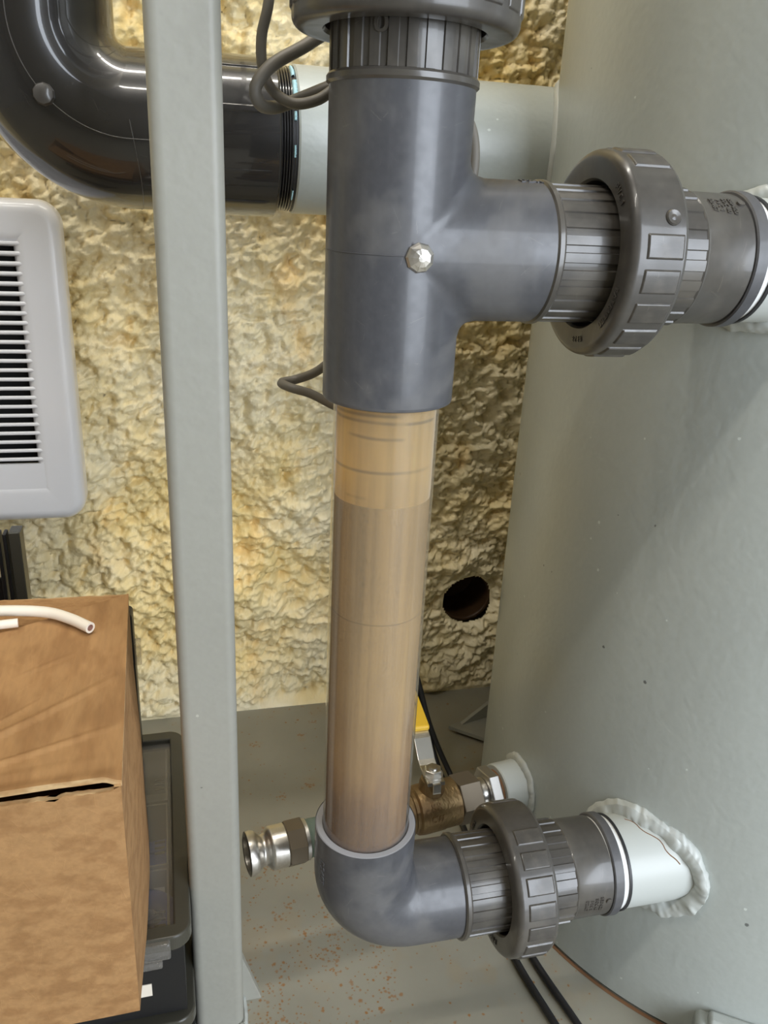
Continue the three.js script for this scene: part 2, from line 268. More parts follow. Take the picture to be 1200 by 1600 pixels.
{ // painted steel deck with rust freckles (texture tile 1.2 m, placed once over the part in view)
  const X0 = -0.15, Z0 = -0.95, S = 0.8, N = 2048, spots = new Float32Array(N * N), r = rng(77);
  const put = (x, z, s, k) => { const cx = (x - X0) / S * N, cz = (z - Z0) / S * N, R = s / S * N; for (let j = Math.floor(cz - R * 1.6); j <= cz + R * 1.6; j++) for (let i = Math.floor(cx - R * 1.6); i <= cx + R * 1.6; i++) { if (i < 0 || j < 0 || i >= N || j >= N) continue; const d = Math.hypot(i - cx, j - cz) / R * (0.7 + 0.6 * vnoise(i * 0.35, j * 0.35, 5)); if (d < 1) spots[j * N + i] = Math.max(spots[j * N + i], k * (1 - d * d * 0.5)); } };
  for (let k = 0; k < 26000; k++) { // freckles crowd beside the post and under the hose fitting
    const x = X0 + r() * S, z = Z0 + r() * S, dens = Math.exp(-(((x - 0.05) / 0.075) ** 2)) * smooth(-0.75, -0.55, z) + 0.10 + 0.25 * Math.exp(-(((x - 0.12) / 0.2) ** 2)) * smooth(-0.7, -0.5, z), cl = smooth(0.42, 0.62, fbm(x * 22, z * 22, 3, 91));
    if (r() < dens * (0.25 + 0.9 * cl)) put(x, z, 0.0004 + 0.0019 * r() * r() * r() + 0.0004 * r(), 0.55 + 0.45 * r());
  }
  for (let k = 0; k < 40; k++) { const x = 0.02 + r() * 0.3, z = -0.9 + r() * 0.5; put(x, z, 0.0010 + 0.0012 * r(), 0.75); for (let q = 0; q < 8; q++) put(x + (r() - 0.5) * 0.012, z + (r() - 0.5) * 0.012, 0.0006 + 0.001 * r(), 0.7); }
  const map = tex(N, N, (u, v) => { const s = spots[Math.min(N - 1, Math.floor(v * N)) * N + Math.min(N - 1, Math.floor(u * N))], g = fbm(u * 14, v * 14, 5, 95), st = smooth(0.58, 0.78, fbm(u * 26, v * 26, 4, 97)) * 0.22; const b = [0.305, 0.29, 0.232].map((x, i) => mix(x * (0.88 + 0.24 * g), [0.36, 0.25, 0.12][i], st)); return [mix(b[0], 0.30, s), mix(b[1], 0.128, s), mix(b[2], 0.028, s)]; });
  map.wrapS = map.wrapT = THREE.MirroredRepeatWrapping;
  const w = ROOM.x1 - ROOM.x0 + 2 * T, d = ROOM.z1 - ROOM.z0 + 0.4, g = box(w, 0.1, d, (ROOM.x0 + ROOM.x1) / 2, -0.05, (ROOM.z0 + ROOM.z1) / 2), p = g.attributes.position, uv = g.attributes.uv;
  for (let i = 0; i < p.count; i++) uv.setXY(i, (p.getX(i) - X0) / S, (p.getZ(i) - Z0) / S);
  M.deck = phys({ map, roughness: 0.5, clearcoat: 0.1, clearcoatRoughness: 0.3 });
  structure('floor', g, M.deck);
}
structure('wall_left', boxUV(box(T, ROOM.h, ROOM.z1 - ROOM.z0 + 0.3, ROOM.x0 - T / 2, ROOM.h / 2, (ROOM.z0 + ROOM.z1) / 2), 0.5), M.roomlining);
structure('wall_right', boxUV(box(T, ROOM.h, ROOM.z1 - ROOM.z0 + 0.3, ROOM.x1 + T / 2, ROOM.h / 2, (ROOM.z0 + ROOM.z1) / 2), 0.5), M.roomlining);
structure('ceiling', boxUV(box(ROOM.x1 - ROOM.x0 + 2 * T, T, ROOM.z1 - ROOM.z0 + 0.3, (ROOM.x0 + ROOM.x1) / 2, ROOM.h + T / 2, (ROOM.z0 + ROOM.z1) / 2), 0.5), M.roomlining);
structure('wall_front', boxUV(merge([box(DOOR.x0 - ROOM.x0, ROOM.h, T, (DOOR.x0 + ROOM.x0) / 2, ROOM.h / 2, ROOM.z1 + T / 2), box(ROOM.x1 - DOOR.x1, ROOM.h, T, (DOOR.x1 + ROOM.x1) / 2, ROOM.h / 2, ROOM.z1 + T / 2), box(DOOR.x1 - DOOR.x0, ROOM.h - DOOR.y1, T, (DOOR.x0 + DOOR.x1) / 2, (ROOM.h + DOOR.y1) / 2, ROOM.z1 + T / 2)]), 0.5), M.roomlining);
{ const m = std({ color: new THREE.Color().setRGB(0.42, 0.41, 0.39), roughness: 0.95 }); structure('ground', box(24, 0.1, 14, 1, -0.25, ROOM.z1 + 7.2), m); }

// ------------------------------------------------------------------ lamps above the frame
function batten(x, y, z, len, tilt, power, label) {
  const t = thing('batten_lamp', label, 'lamp', [x, y, z], 'lamp battens under the ceiling');
  t.rotation.x = tilt;
  part('housing', box(len + 0.04, 0.05, 0.07, 0, 0.035, 0, 0.008), M.white, t);
  const gl = std({ color: 0xffffff, emissive: new THREE.Color().setRGB(1, 0.97, 0.9), emissiveIntensity: 4, roughness: 0.5 });
  part('diffuser', box(len, 0.018, 0.055, 0, 0.002, 0, 0.008), gl, t);
  const l = new THREE.RectAreaLight(new THREE.Color().setRGB(1, 0.95, 0.86), power, len, 0.055); l.position.set(0, -0.009, 0); l.rotation.x = -Math.PI / 2; l.name = 'lamp_light'; t.add(l);
}
batten(0.10, 1.74, -0.61, 1.1, 0, 40, 'white lamp batten hanging above the pipework');
batten(-0.58, 1.95, 0.10, 1.2, 0, 46, 'white lamp batten under the left half of the ceiling');

// ------------------------------------------------------------------ steel post
{
  const t = thing('steel_post', 'tall square grey painted steel post left of the clear pipe', 'post', [0.0055, 0, -0.4985]);
  const s = 0.0195, r = 0.0066, pts = []; // corner arcs, with a point just inside each flat so that the flats stay flat
  for (let k = 0; k < 4; k++) { const a0 = -HALF + k * HALF, cx = (k === 0 || k === 1 ? 1 : -1) * (s - r), cy = (k === 1 || k === 2 ? 1 : -1) * (s - r); const dir = (a) => [Math.cos(a), Math.sin(a)]; const [tx, ty] = dir(a0 - HALF), [ux, uy] = dir(a0 + 2 * HALF); pts.push(new THREE.Vector2(cx + r * Math.cos(a0) + tx * 0.0007, cy + r * Math.sin(a0) + ty * 0.0007)); for (let i = 0; i <= 8; i++) { const a = a0 + i / 8 * HALF; pts.push(new THREE.Vector2(cx + r * Math.cos(a), cy + r * Math.sin(a))); } pts.push(new THREE.Vector2(cx + r * Math.cos(a0 + HALF) + ux * 0.0007, cy + r * Math.sin(a0 + HALF) + uy * 0.0007)); }
  const sh = new THREE.Shape(pts);
  const g = new THREE.ExtrudeGeometry(sh, { depth: ROOM.h, bevelEnabled: false, curveSegments: 8 }); g.rotateX(-Math.PI / 2);
  part('square_tube', creased(boxUV(g, 0.5), 0.7), M.post, t);
  const q = 0.0205; part('foot_weld', bead((k) => { const a = k * 4, i = Math.floor(a) % 4, f = a - Math.floor(a), c = [[-q, -q], [q, -q], [q, q], [-q, q]], [x0, z0] = c[i], [x1, z1] = c[(i + 1) % 4]; return V(mix(x0, x1, f), 0.003, mix(z0, z1, f)); }, 0.0042, 5, 80), M.weld, t);
  const gu = new THREE.ExtrudeGeometry(new THREE.Shape([new THREE.Vector2(0, 0), new THREE.Vector2(0.016, 0), new THREE.Vector2(0.001, 0.052)]), { depth: 0.006, bevelEnabled: true, bevelSize: 0.0008, bevelThickness: 0.0008, bevelSegments: 1 }); gu.translate(0.0195, 0, -0.013);
  part('gusset', gu, M.post, t);
}

// ------------------------------------------------------------------ tank with its welded stubs
const TK = { x: 0.5847, z: -0.6103, r: 0.285, h: 1.25 };
const LINE = { x: 0.1139, z: -0.4472, yBranch: 0.6371, yLow: 0.1620 };   // the clear pipe's axis and the two side runs
function tankX(z) { return TK.x - Math.sqrt(TK.r ** 2 - (z - TK.z) ** 2); }
{
  const t = thing('pressure_tank', 'large light grey painted steel tank at the right', 'tank', [TK.x, 0, TK.z]);
  const dome = []; for (let i = 0; i <= 12; i++) { const a = i / 12 * Math.PI / 2; dome.push([TK.r * Math.cos(a), TK.h + 0.12 * Math.sin(a)]); }
  part('shell', lathe([[TK.r - 0.004, 0.001], [TK.r, 0.005], [TK.r, TK.h * 0.33], [TK.r, TK.h * 0.66], ...dome], 160, 0.5, 0.6), M.tank, t);
  part('base_rust', lathe([[TK.r - 0.002, 0.0003], [TK.r + 0.0017, 0.0003], [TK.r + 0.001, 0.0008], [TK.r - 0.001, 0.0012]], 160, 0.1), M.rust, t);
  const rel = (x, y, z) => V(x - TK.x, y, z - TK.z);
  const stub = (name, x0, y, z, r, weldR, seed, mat) => {
    const L = tankX(z) + 0.06 - x0, g = alongX(lathe([[r - 0.006, 0.0], [r - 0.0012, 0], [r, 0.0015], [r, L]], 72, 0.5)); g.translate(x0 - TK.x, y, z - TK.z); const m = part(name, g, mat, t);
    const w = bead((k) => { const a = k * 2 * Math.PI, zz = z + (r + weldR * 0.3) * Math.cos(a), yy = y + (r + weldR * 0.3) * Math.sin(a); return rel(tankX(zz) - weldR * 0.15, yy, zz); }, weldR, seed, 150, 12, 0.0);
    part('weld_bead', w, mat === M.stubpaint ? M.stubpaint : M.weld, m); return m;
  };
  const low = stub('lower_stub', 0.3215, LINE.yLow, LINE.z, 0.0364, 0.0085, 3, M.stubpaint);
  part('rust_line', new THREE.TubeGeometry(new THREE.CatmullRomCurve3(Array.from({ length: 12 }, (_, i) => { const a = mix(1.75, 0.55, i / 11), zz = LINE.z + 0.0364 * Math.cos(a); return rel(tankX(zz) - 0.012 + 0.004 * Math.sin(i * 1.3) * 0.4, LINE.yLow + 0.0362 * Math.sin(a), zz); })), 50, 0.0005, 6), M.rust, low);
  stub('branch_stub', 0.3285, LINE.yBranch, LINE.z, 0.0364, 0.0060, 7, M.stubpaint);
  stub('inlet_stub', 0.0945, 0.7035, -0.75, 0.0580, 0.0042, 11, M.tank);
  // threaded coupling for the drain valve, pointing at the tank's middle
  const u = V(0.9878, 0, -0.1555), p0 = V(0.0331, 0.133, -0.5382).addScaledVector(u, 0.2455), g = lathe([[0.0175, 0.004], [0.0185, 0.0], [0.0235, 0], [0.0245, 0.0012], [0.0245, 0.05]], 48, 0.5);
  alongX(g); g.rotateY(Math.atan2(0.1555, 0.9878)); g.translate(p0.x - TK.x, p0.y, p0.z - TK.z); const c = part('drain_coupling', g, M.stubpaint, t);
  const nx = V(0.1555, 0, 0.9878); part('weld_bead', bead((k) => { const a = k * 2 * Math.PI, o = nx.clone().multiplyScalar(0.0255 * Math.cos(a)); const q = V(0.0331 + u.x * 0.27 + o.x, 0.133 + 0.0255 * Math.sin(a), -0.5382 + u.z * 0.27 + o.z); return rel(tankX(q.z) - 0.001, q.y, q.z); }, 0.0052, 15, 120), M.weld, c);
  const rr = lathe([[0.0150, 0.0005], [0.0195, 0.0005], [0.0190, 0.006], [0.0150, 0.006]], 40, 0.1); alongX(rr); rr.rotateY(Math.atan2(0.1555, 0.9878)); rr.translate(p0.x - TK.x - 0.003, p0.y, p0.z - TK.z); part('rusty_thread', rr, M.rust, c);
  // lug at the foot, half out of the picture
  const lug = merge([box(0.07, 0.038, 0.040, 0, 0.019, 0, 0.006), box(0.052, 0.012, 0.014, 0, 0.039, -0.004, 0.004)]); lug.rotateY(-0.58); lug.translate(0.4195 - TK.x, 0.0, -0.3655 - TK.z); part('foot_lug', lug, M.tank, t);
  // support foot on the far side
  const tri = (pts, h0, th) => { const g = new THREE.ExtrudeGeometry(new THREE.Shape(pts.map(([x, z]) => new THREE.Vector2(x - TK.x, -(z - TK.z)))), { depth: th, bevelEnabled: false }); g.rotateX(-HALF); g.translate(0, h0, 0); return g; };
  part('support_foot', tri([[0.321, -0.8374], [0.372, -0.794], [0.43, -0.80], [0.40, -0.872]], 0.006, 0.005), M.post, t);
  part('support_foot', tri([[0.332, -0.838], [0.345, -0.826], [0.40, -0.84], [0.40, -0.855]], 0.0, 0.006), M.rubber, t);
  const ft = new THREE.ExtrudeGeometry(new THREE.Shape([new THREE.Vector2(0, 0), new THREE.Vector2(0.075, 0), new THREE.Vector2(0.075, 0.04)]), { depth: 0.005, bevelEnabled: false }); ft.rotateY(0.25); ft.translate(0.3385 - TK.x, 0.011, -0.842 - TK.z); part('support_gusset', ft, M.post, t);
}

// the plastic pipework was measured at 2-inch size; its true size is a little larger
const GROW = 1.0352, raw = { x: 0.11, z: -0.432, yBranch: 0.638, yLow: 0.179 };
function grow(t) { t.position.set(t.position.x * GROW, 0.663 + (t.position.y - 0.663) * GROW, t.position.z * GROW); t.scale.setScalar(GROW); return t; }
// ------------------------------------------------------------------ unions (axis y, start at 0)
const unionProto = (() => {
  const t = new THREE.Group();
  part('tail_bead', lathe([[0.0300, -0.0002], [0.0366, -0.0002], [0.0379, 0.001], [0.0379, 0.0034], [0.0370, 0.0046], [0.03, 0.0046]], 96), M.union, t);
  part('tail_collar', [ribbed(0.0357, 0.0009, 26, 0.52, 0.0042, 0.0385, 0.04), lathe([[0.0353, 0.004], [0.0353, 0.06]], 64)], M.union, t);
  // nut: hollow ring, rounded shoulder, grip pads
  const prof = [[0.0390, 0.050], [0.0390, 0.0345], [0.0402, 0.0329], [0.0475, 0.0325]];
  for (let i = 0; i <= 8; i++) { const a = i / 8 * Math.PI / 2; prof.push([0.0505 + 0.0045 * Math.sin(a), 0.0370 - 0.0045 * Math.cos(a)]); }
  prof.push([0.0550, 0.050], [0.0550, 0.0612], [0.0538, 0.0632], [0.0400, 0.0636]);
  const nut = part('nut', lathe(prof, 128, 0.16, 0.45), M.union, t);
  const pads = [];
  for (let k = 0; k < 20; k++) { // pads sit in rows round the ring, leaving two smooth sides
    if (k === 12 || k === 13 || k === 2 || k === 3) continue;
    const a = (k + 0.5) / 20 * 2 * Math.PI, w = 0.145, n = 5, P = [], r0 = 0.0545, r1 = 0.0560;
    const g = surface(24, 24, (u, v) => { const b = a + (u - 0.5) * w * 2 * 0.84, y = mix(0.0392, 0.0612, v), e = Math.min(smooth(0, 0.10, u), smooth(0, 0.10, 1 - u), smooth(0, 0.07, v), smooth(0, 0.07, 1 - v)), r = mix(r0, r1, e); return V(r * Math.cos(b), y, -r * Math.sin(b)); }, (u, v) => [u * 0.2, v * 0.22], true);
    pads.push(g);
  }
  part('grip_pads', pads, M.union, nut);
  return t;
})();
function tailText(lines, r, a0, s0, size) { return merge(lines.map((s, i) => wrapRound(letters(s, size, 0.0005), r - 0.0001, a0, s0 - i * size * 1.5))); }
function faceText(s, size, r, a0) { const out = []; let a = a0; for (const ch of s) { if (ch !== ' ') { const g = letters(ch, size, 0.0005); g.rotateX(Math.PI / 2); g.rotateY(Math.PI); g.translate(0, 0.0323, -r); g.rotateY(a); out.push(g); } a += size * 0.95 / r; } return merge(out); }
function union(label, pos, rot, extra, spin) {
  const t = thing('pipe_union', label, 'pipe fitting', pos); if (rot) t.rotation.set(...rot);
  const inner = unionProto.clone(true); for (const c of [...inner.children]) { t.add(c); if (spin) c.rotation.y = spin; }
  if (extra) extra(t); return grow(t);
}
function farTail(t, opts) {
  part('end_collar', ribbed(0.0372, 0.0010, 22, 0.5, 0.0610, 0.0865, 0.1), M.union, t);
  const hub = part('end_hub', lathe([[0.037, 0.0862], [0.0374, 0.0872], [0.0366, 0.089], [0.0363, 0.1165], [0.034, 0.1167]], 96), M.union, t);
  part('raised_lettering', tailText(['830-020', 'SOC 40', 'PVC 1', 'D2467'], 0.0366, opts.textAngle, 0.1060, 0.0027), M.union, hub);
  const gate = new THREE.CylinderGeometry(0.0022, 0.0024, 0.0012, 20); gate.rotateX(Math.PI / 2); gate.translate(0, 0.1130, 0.0369); gate.rotateY(opts.textAngle - 0.06); part('moulding_mark', gate, M.union, hub);
  // closing ring, a little askew so that a dark gap opens on one side
  const ring = lathe([[0.0340, -0.0040], [0.0372, -0.0040], [0.0381, -0.0032], [0.0381, 0.0032], [0.0372, 0.0040], [0.0335, 0.0040]], 96); const rg = part('end_ring', ring, M.pvc, t); rg.rotation.x = 0.035; rg.position.y = 0.1222;
  part('gasket', lathe([[0.0300, 0.1300], [0.0364, 0.1300], [0.0364, 0.1320], [0.0300, 0.1320]], 64), M.rubber, t);
  part('thread_tape', lathe([[0.031, 0.1167], [0.0352, 0.1167], [0.0352, 0.1302], [0.031, 0.1302]], 64), M.tape, t);
}
const faceLetters = (t) => { part('raised_lettering', merge([faceText('PVC1', 0.0036, 0.0445, 2.25), faceText('PATENTED', 0.0034, 0.0445, 3.45), faceText('1828', 0.0032, 0.0445, 4.45)]), M.union, t.children.find((c) => c.name === 'nut')); };
const gateMark = (t, a, y) => { const g = lathe([[0.0042, -0.0004], [0.0042, 0.0004], [0.0036, 0.0012], [0.0016, 0.0007], [0, 0.0012]], 20); g.rotateX(Math.PI / 2); g.translate(0, y, 0.0551); g.rotateY(a); part('moulding_gate', g, M.union, t.children.find((c) => c.name === 'nut')); };
const AX = [0, 0, -Math.PI / 2];
union('grey threaded pipe union right of the tee, above the tank branch', [0.1865, raw.yBranch, raw.z], AX, (t) => { farTail(t, { textAngle: -0.95 }); faceLetters(t); gateMark(t, -0.42, 0.054); });
union('grey threaded pipe union beside the bottom elbow', [0.1795, raw.yLow, raw.z], AX, (t) => { farTail(t, { textAngle: 0.05 }); faceLetters(t); }, 2.0);
union('grey threaded pipe union on top of the tee, cut by the picture top', [raw.x, 0.7135, raw.z], null, (t) => {
  t.children.find((c) => c.name === 'nut').position.y = -0.0095;
  const g = letters('O', 0.0075, 0.0007); wrapRound(g, 0.0366, -0.55, 0.018); part('raised_mark', g, M.union, t);
  part('end_collar', ribbed(0.0372, 0.0010, 22, 0.5, 0.0610, 0.0865, 0.1), M.union, t);
  part('end_hub', lathe([[0.037, 0.0862], [0.0374, 0.0872], [0.0366, 0.089], [0.0363, 0.1165], [0.0302, 0.1167]], 96), M.union, t);
}, 0.35);
single('riser_pipe', lathe([[0.0, 0], [0.0312, 0], [0.0312, 1.46], [0, 1.46]], 48), M.pvc, 'grey plastic riser pipe above the top union', 'pipe', [LINE.x, 0.8365, LINE.z]);

// ------------------------------------------------------------------ tee
{
  const t = thing('pipe_tee', 'grey plastic pipe tee in the middle, scuffed and dusty', 'pipe fitting', [raw.x, 0.5575, raw.z]);
  const R = 0.0365, RB = 0.0368, yb = raw.yBranch - 0.5575, H = 0.7137 - 0.5575, K = 0.011, XE = 0.1865 - raw.x;
  const f = (x, y, z) => { const a = Math.hypot(x, z) - R, b = Math.max(Math.hypot(y - yb, z) - RB, -x), dt = z * z / (Math.hypot(x, z) * Math.hypot(y - yb, z) + 1e-9), k = K * (1 - dt) + 1e-6, h = Math.max(k - Math.abs(a - b), 0) / k; return Math.min(a, b) - h * h * k * 0.25; };
  const grad = (x, y, z) => { const e = 1e-4; return V(f(x + e, y, z) - f(x - e, y, z), f(x, y + e, z) - f(x, y - e, z), f(x, y, z + e) - f(x, y, z - e)).normalize(); };
  const solve = (o, d, lo, hi) => { for (let i = 0; i < 30; i++) { const m = (lo + hi) / 2; if (f(o[0] + d[0] * m, o[1] + d[1] * m, o[2] + d[2] * m) < 0) lo = m; else hi = m; } return (lo + hi) / 2; };
  const build = (nu, nv, at, keep, uvs) => {
    const P = [], N = [], U = [], I = [];
    for (let j = 0; j <= nv; j++) for (let i = 0; i <= nu; i++) { const p = at(i / nu, j / nv), n = grad(p[0], p[1], p[2]); P.push(...p); N.push(n.x, n.y, n.z); U.push((p[0] + 0.6 * p[2]) / 0.16, (p[1] + 0.35 * p[2]) / 0.16); }
    for (let j = 0; j < nv; j++) for (let i = 0; i < nu; i++) { const q = [j * (nu + 1) + i, j * (nu + 1) + i + 1, (j + 1) * (nu + 1) + i, (j + 1) * (nu + 1) + i + 1]; if (!q.every((k) => keep(P[k * 3], P[k * 3 + 1], P[k * 3 + 2]))) continue; I.push(q[0], q[1], q[2], q[1], q[3], q[2]); }
    const g = new THREE.BufferGeometry(); g.setAttribute('position', new THREE.Float32BufferAttribute(P, 3)); g.setAttribute('normal', new THREE.Float32BufferAttribute(N, 3)); g.setAttribute('uv', new THREE.Float32BufferAttribute(U, 2)); g.setIndex(I); return g;
  };
  const body = build(200, 150, (u, v) => { const a = u * 2 * Math.PI, y = 0.002 + v * (H - 0.002), d = [Math.cos(a), 0, -Math.sin(a)], r = solve([0, y, 0], d, 0.02, 0.06); return [d[0] * r, y, d[2] * r]; }, (x, y, z) => Math.hypot(x, z) < R + 0.012, (u, v) => [u * 1.4, v]);
  const arm = build(160, 90, (u, v) => { const a = u * 2 * Math.PI, x = 0.012 + v * (XE - 0.012), d = [0, Math.cos(a), Math.sin(a)], r = solve([x, yb, 0], d, 0.02, 0.075); return [x, yb + d[1] * r, d[2] * r]; }, (x, y, z) => Math.hypot(y - yb, z) < RB + 0.0095 && (Math.hypot(x, z) > R - 0.002), (u, v) => [v * 0.6 + 0.3, u * 1.4]);
  part('body', [body, arm, lathe([[0.0290, 0.0003], [0.0352, 0], [0.0362, 0.0006], [R, 0.002]], 120)], M.pvc, t);
  // moulding gate on the front, cut off bright
  const bs = lathe([[0.0074, -0.003], [0.0074, 0.0008], [0.0066, 0.0022], [0.0045, 0.0034], [0.0018, 0.0040], [0, 0.0041]], 9); const bp = bs.attributes.position; for (let i = 0; i < bp.count; i++) { const y = bp.getY(i); if (y > 0) bp.setY(i, y + 0.16 * bp.getX(i) * (y > 0.003 ? 1 : 0.4)); } bs.computeVertexNormals();
  bs.rotateX(HALF); bs.rotateZ(0.5); bs.translate(0, yb - 0.002, R); bs.rotateY(0.10);
  part('cut_gate', bs, M.aluminium, t).userData = { label: 'bright cut gate stub' };
  const seam = cableTube(Array.from({ length: 30 }, (_, i) => { const a = mix(-1.5, 1.2, i / 29); return [Math.sin(a) * (R + 0.0001), yb - 0.0015, Math.cos(a) * (R + 0.0001)]; }), 0.00022, 80);
  part('mould_seam', seam, M.pvc, t); grow(t);
  const tt = letters('D2467', 0.0058, 0.0006); const q = tt.attributes.position; for (let i = 0; i < q.count; i++) { const x = q.getX(i), y = q.getY(i), z = q.getZ(i), a = 0.16 + (0.003 - y) / RB; q.setXYZ(i, 0.073 + x * 0.75, yb + (RB + z) * Math.cos(a), (RB + z) * Math.sin(a)); } tt.computeVertexNormals(); part('raised_lettering', tt, M.pvc, t);
}

// ------------------------------------------------------------------ clear pipe with murky contents
{
  const y0 = 0.215, y1 = 0.585, R = 0.03015, t = thing('clear_pipe', 'clear upright sight pipe full of murky brown water and silt', 'pipe', [raw.x, y0, raw.z]);
  const L = y1 - y0, sed = strokes(301, 420, 30, 220, 0.1, 0.9, 1024, HALF), r = rng(303);
  // silt film, growing browner and sandier in ragged layers towards the bottom; a pale window where the wall was left clean
  const map = tex(1024, 1024, (u, v) => {
    const y = y0 + v * L, n = fbm(u * 5, v * 7, 5, 311, 5, 7), stv = fbm(u * 60, v * 3, 4, 317, 60, 3), grain = hash(Math.floor(u * 1024), Math.floor(v * 1024), 319), g2 = fbm(u * 200, v * 380, 2, 323, 200, 380);
    const silt = smooth(0.42, 0.22, y + 0.10 * (n - 0.5) + 0.05 * (stv - 0.5)), sand = smooth(0.33, 0.24, y + 0.05 * (n - 0.5)), spec = grain < 0.25 + 0.55 * silt ? 1 : 0;
    let c = [0.315, 0.203, 0.074]; const b = [0.235, 0.108, 0.030]; c = c.map((x, i) => mix(x, b[i], clamp(0.75 * silt + 0.25 * spec * silt)));
    c = c.map((x, i) => mix(x, [0.095, 0.06, 0.03][i], sand * (0.3 + 0.55 * (grain > 0.45))));
    const tide = smooth(0.0006, 0.0001, Math.abs(y - 0.4255 - 0.0006 * n)); c = c.map((x) => x * (1 - 0.35 * tide));
    const f = 1 + 0.5 * (stv - 0.5) + 0.22 * (g2 - 0.5) + 0.2 * sed(u, v) - 0.07 * (grain - 0.5) * (1 + 4 * silt) + 0.4 * (n - 0.5) - 0.22 * (fbm(u * 130, v * 260, 3, 341, 130, 260) > 0.76 ? 1 : 0);
    return c.map((x) => x * f);
  });
  const LW = 0.5005 - y0, cut = (g, a, b) => { const uv = g.attributes.uv; for (let i = 0; i < uv.count; i++) uv.setY(i, (a + uv.getY(i) * (b - a)) / L); return g; };
  { const g = cut(new THREE.CylinderGeometry(0.0284, 0.0284, LW, 96, 1, true), 0, LW); g.translate(0, LW / 2, 0); g.rotateY(Math.PI - 0.45); const m = phys({ map, roughness: 0.75 }); part('murky_water', g, m, t);
    const top = lathe([[0, LW - 0.0004], [0.0284, LW - 0.0004]], 64); part('water_surface', top, phys({ color: new THREE.Color().setRGB(0.30, 0.19, 0.078), roughness: 0.3 }), t); }
  { // above the water only a thin stain coats the wall: light from behind comes through it
    const film = tex(1024, 256, (u, v) => { const y = y0 + LW + v * (L - LW), n = fbm(u * 5, v * 3, 4, 351, 5, 0), stv = fbm(u * 60, v * 2, 3, 353, 60, 0); let c = [0.90, 0.67, 0.25].map((x) => x * (0.78 + 0.3 * stv + 0.22 * n));
    const rings = [0.5560, 0.5535, 0.5495, 0.5410, 0.5215, 0.5050]; for (const q of rings) { const d = Math.abs(y - q - 0.0025 * (fbm(u * 3, q * 90, 3, 331, 3, 0) - 0.5)); const k = smooth(0.0015, 0.0002, d) * smooth(0.44, 0.62, fbm(u * 6, q * 950, 3, 337, 6, 0)); c = c.map((x) => x * (1 - 0.42 * k)); }
      return c; });
    const g = new THREE.CylinderGeometry(0.0284, 0.0284, L - LW, 96, 1, true); g.translate(0, LW + (L - LW) / 2, 0); g.rotateY(Math.PI - 0.45);
    part('stain_film', g, phys({ map: film, roughness: 0.85, transmission: 0.75, thickness: 0, side: THREE.DoubleSide }), t); }
  const wallm = phys({ color: new THREE.Color().setRGB(0.93, 0.91, 0.88), transmission: 0.93, thickness: 0, roughness: 0.10, ior: 1.5, clearcoat: 1, clearcoatRoughness: 0.06 });
  part('clear_wall', lathe([[R, 0], [R, L]], 96), wallm, t); grow(t);
}

// ------------------------------------------------------------------ bottom elbow
{
  const t = thing('pipe_elbow', 'grey plastic elbow under the clear pipe', 'pipe fitting', [raw.x, raw.yLow, raw.z]);
  const r = 0.0355, B = 0.0365, top = 0.2535 - raw.yLow, L1 = top - B, arc = B * HALF, L2 = 0.1795 - raw.x - B, tot = L1 + arc + L2;
  const sweep = (rad) => surface(96, 110, (u, v) => {
    const s = v * tot, a = u * 2 * Math.PI; let c, nx; // frame: side vector z, normal in the xy plane
    if (s < L1) { c = V(0, top - s, 0); nx = V(1, 0, 0); } else if (s < L1 + arc) { const q = (s - L1) / B; c = V(B - B * Math.cos(q), B - B * Math.sin(q), 0); nx = V(Math.cos(q), Math.sin(q), 0); } else { c = V(B + s - L1 - arc, 0, 0); nx = V(0, 1, 0); }
    return c.addScaledVector(nx, rad * Math.cos(a)).add(V(0, 0, rad * Math.sin(a)));
  }, (u, v) => [u * 1.4, v * tot / 0.16]);
  part('body', sweep(r), M.pvc, t);
  part('cut_rim', lathe([[0.0303, -0.02], [0.0303, -0.0005], [0.0309, 0.0], [0.0346, 0.0], [r, -0.0009]], 96).translate(0, top, 0), M.cutpvc, t).userData = { label: 'pale sawn rim' };
  const tt = letters('D2467', 0.0052, 0.0005); tt.rotateZ(-HALF); wrapRound(tt, r, -1.25, top - 0.028); part('raised_lettering', tt, M.pvc, t); grow(t);
}

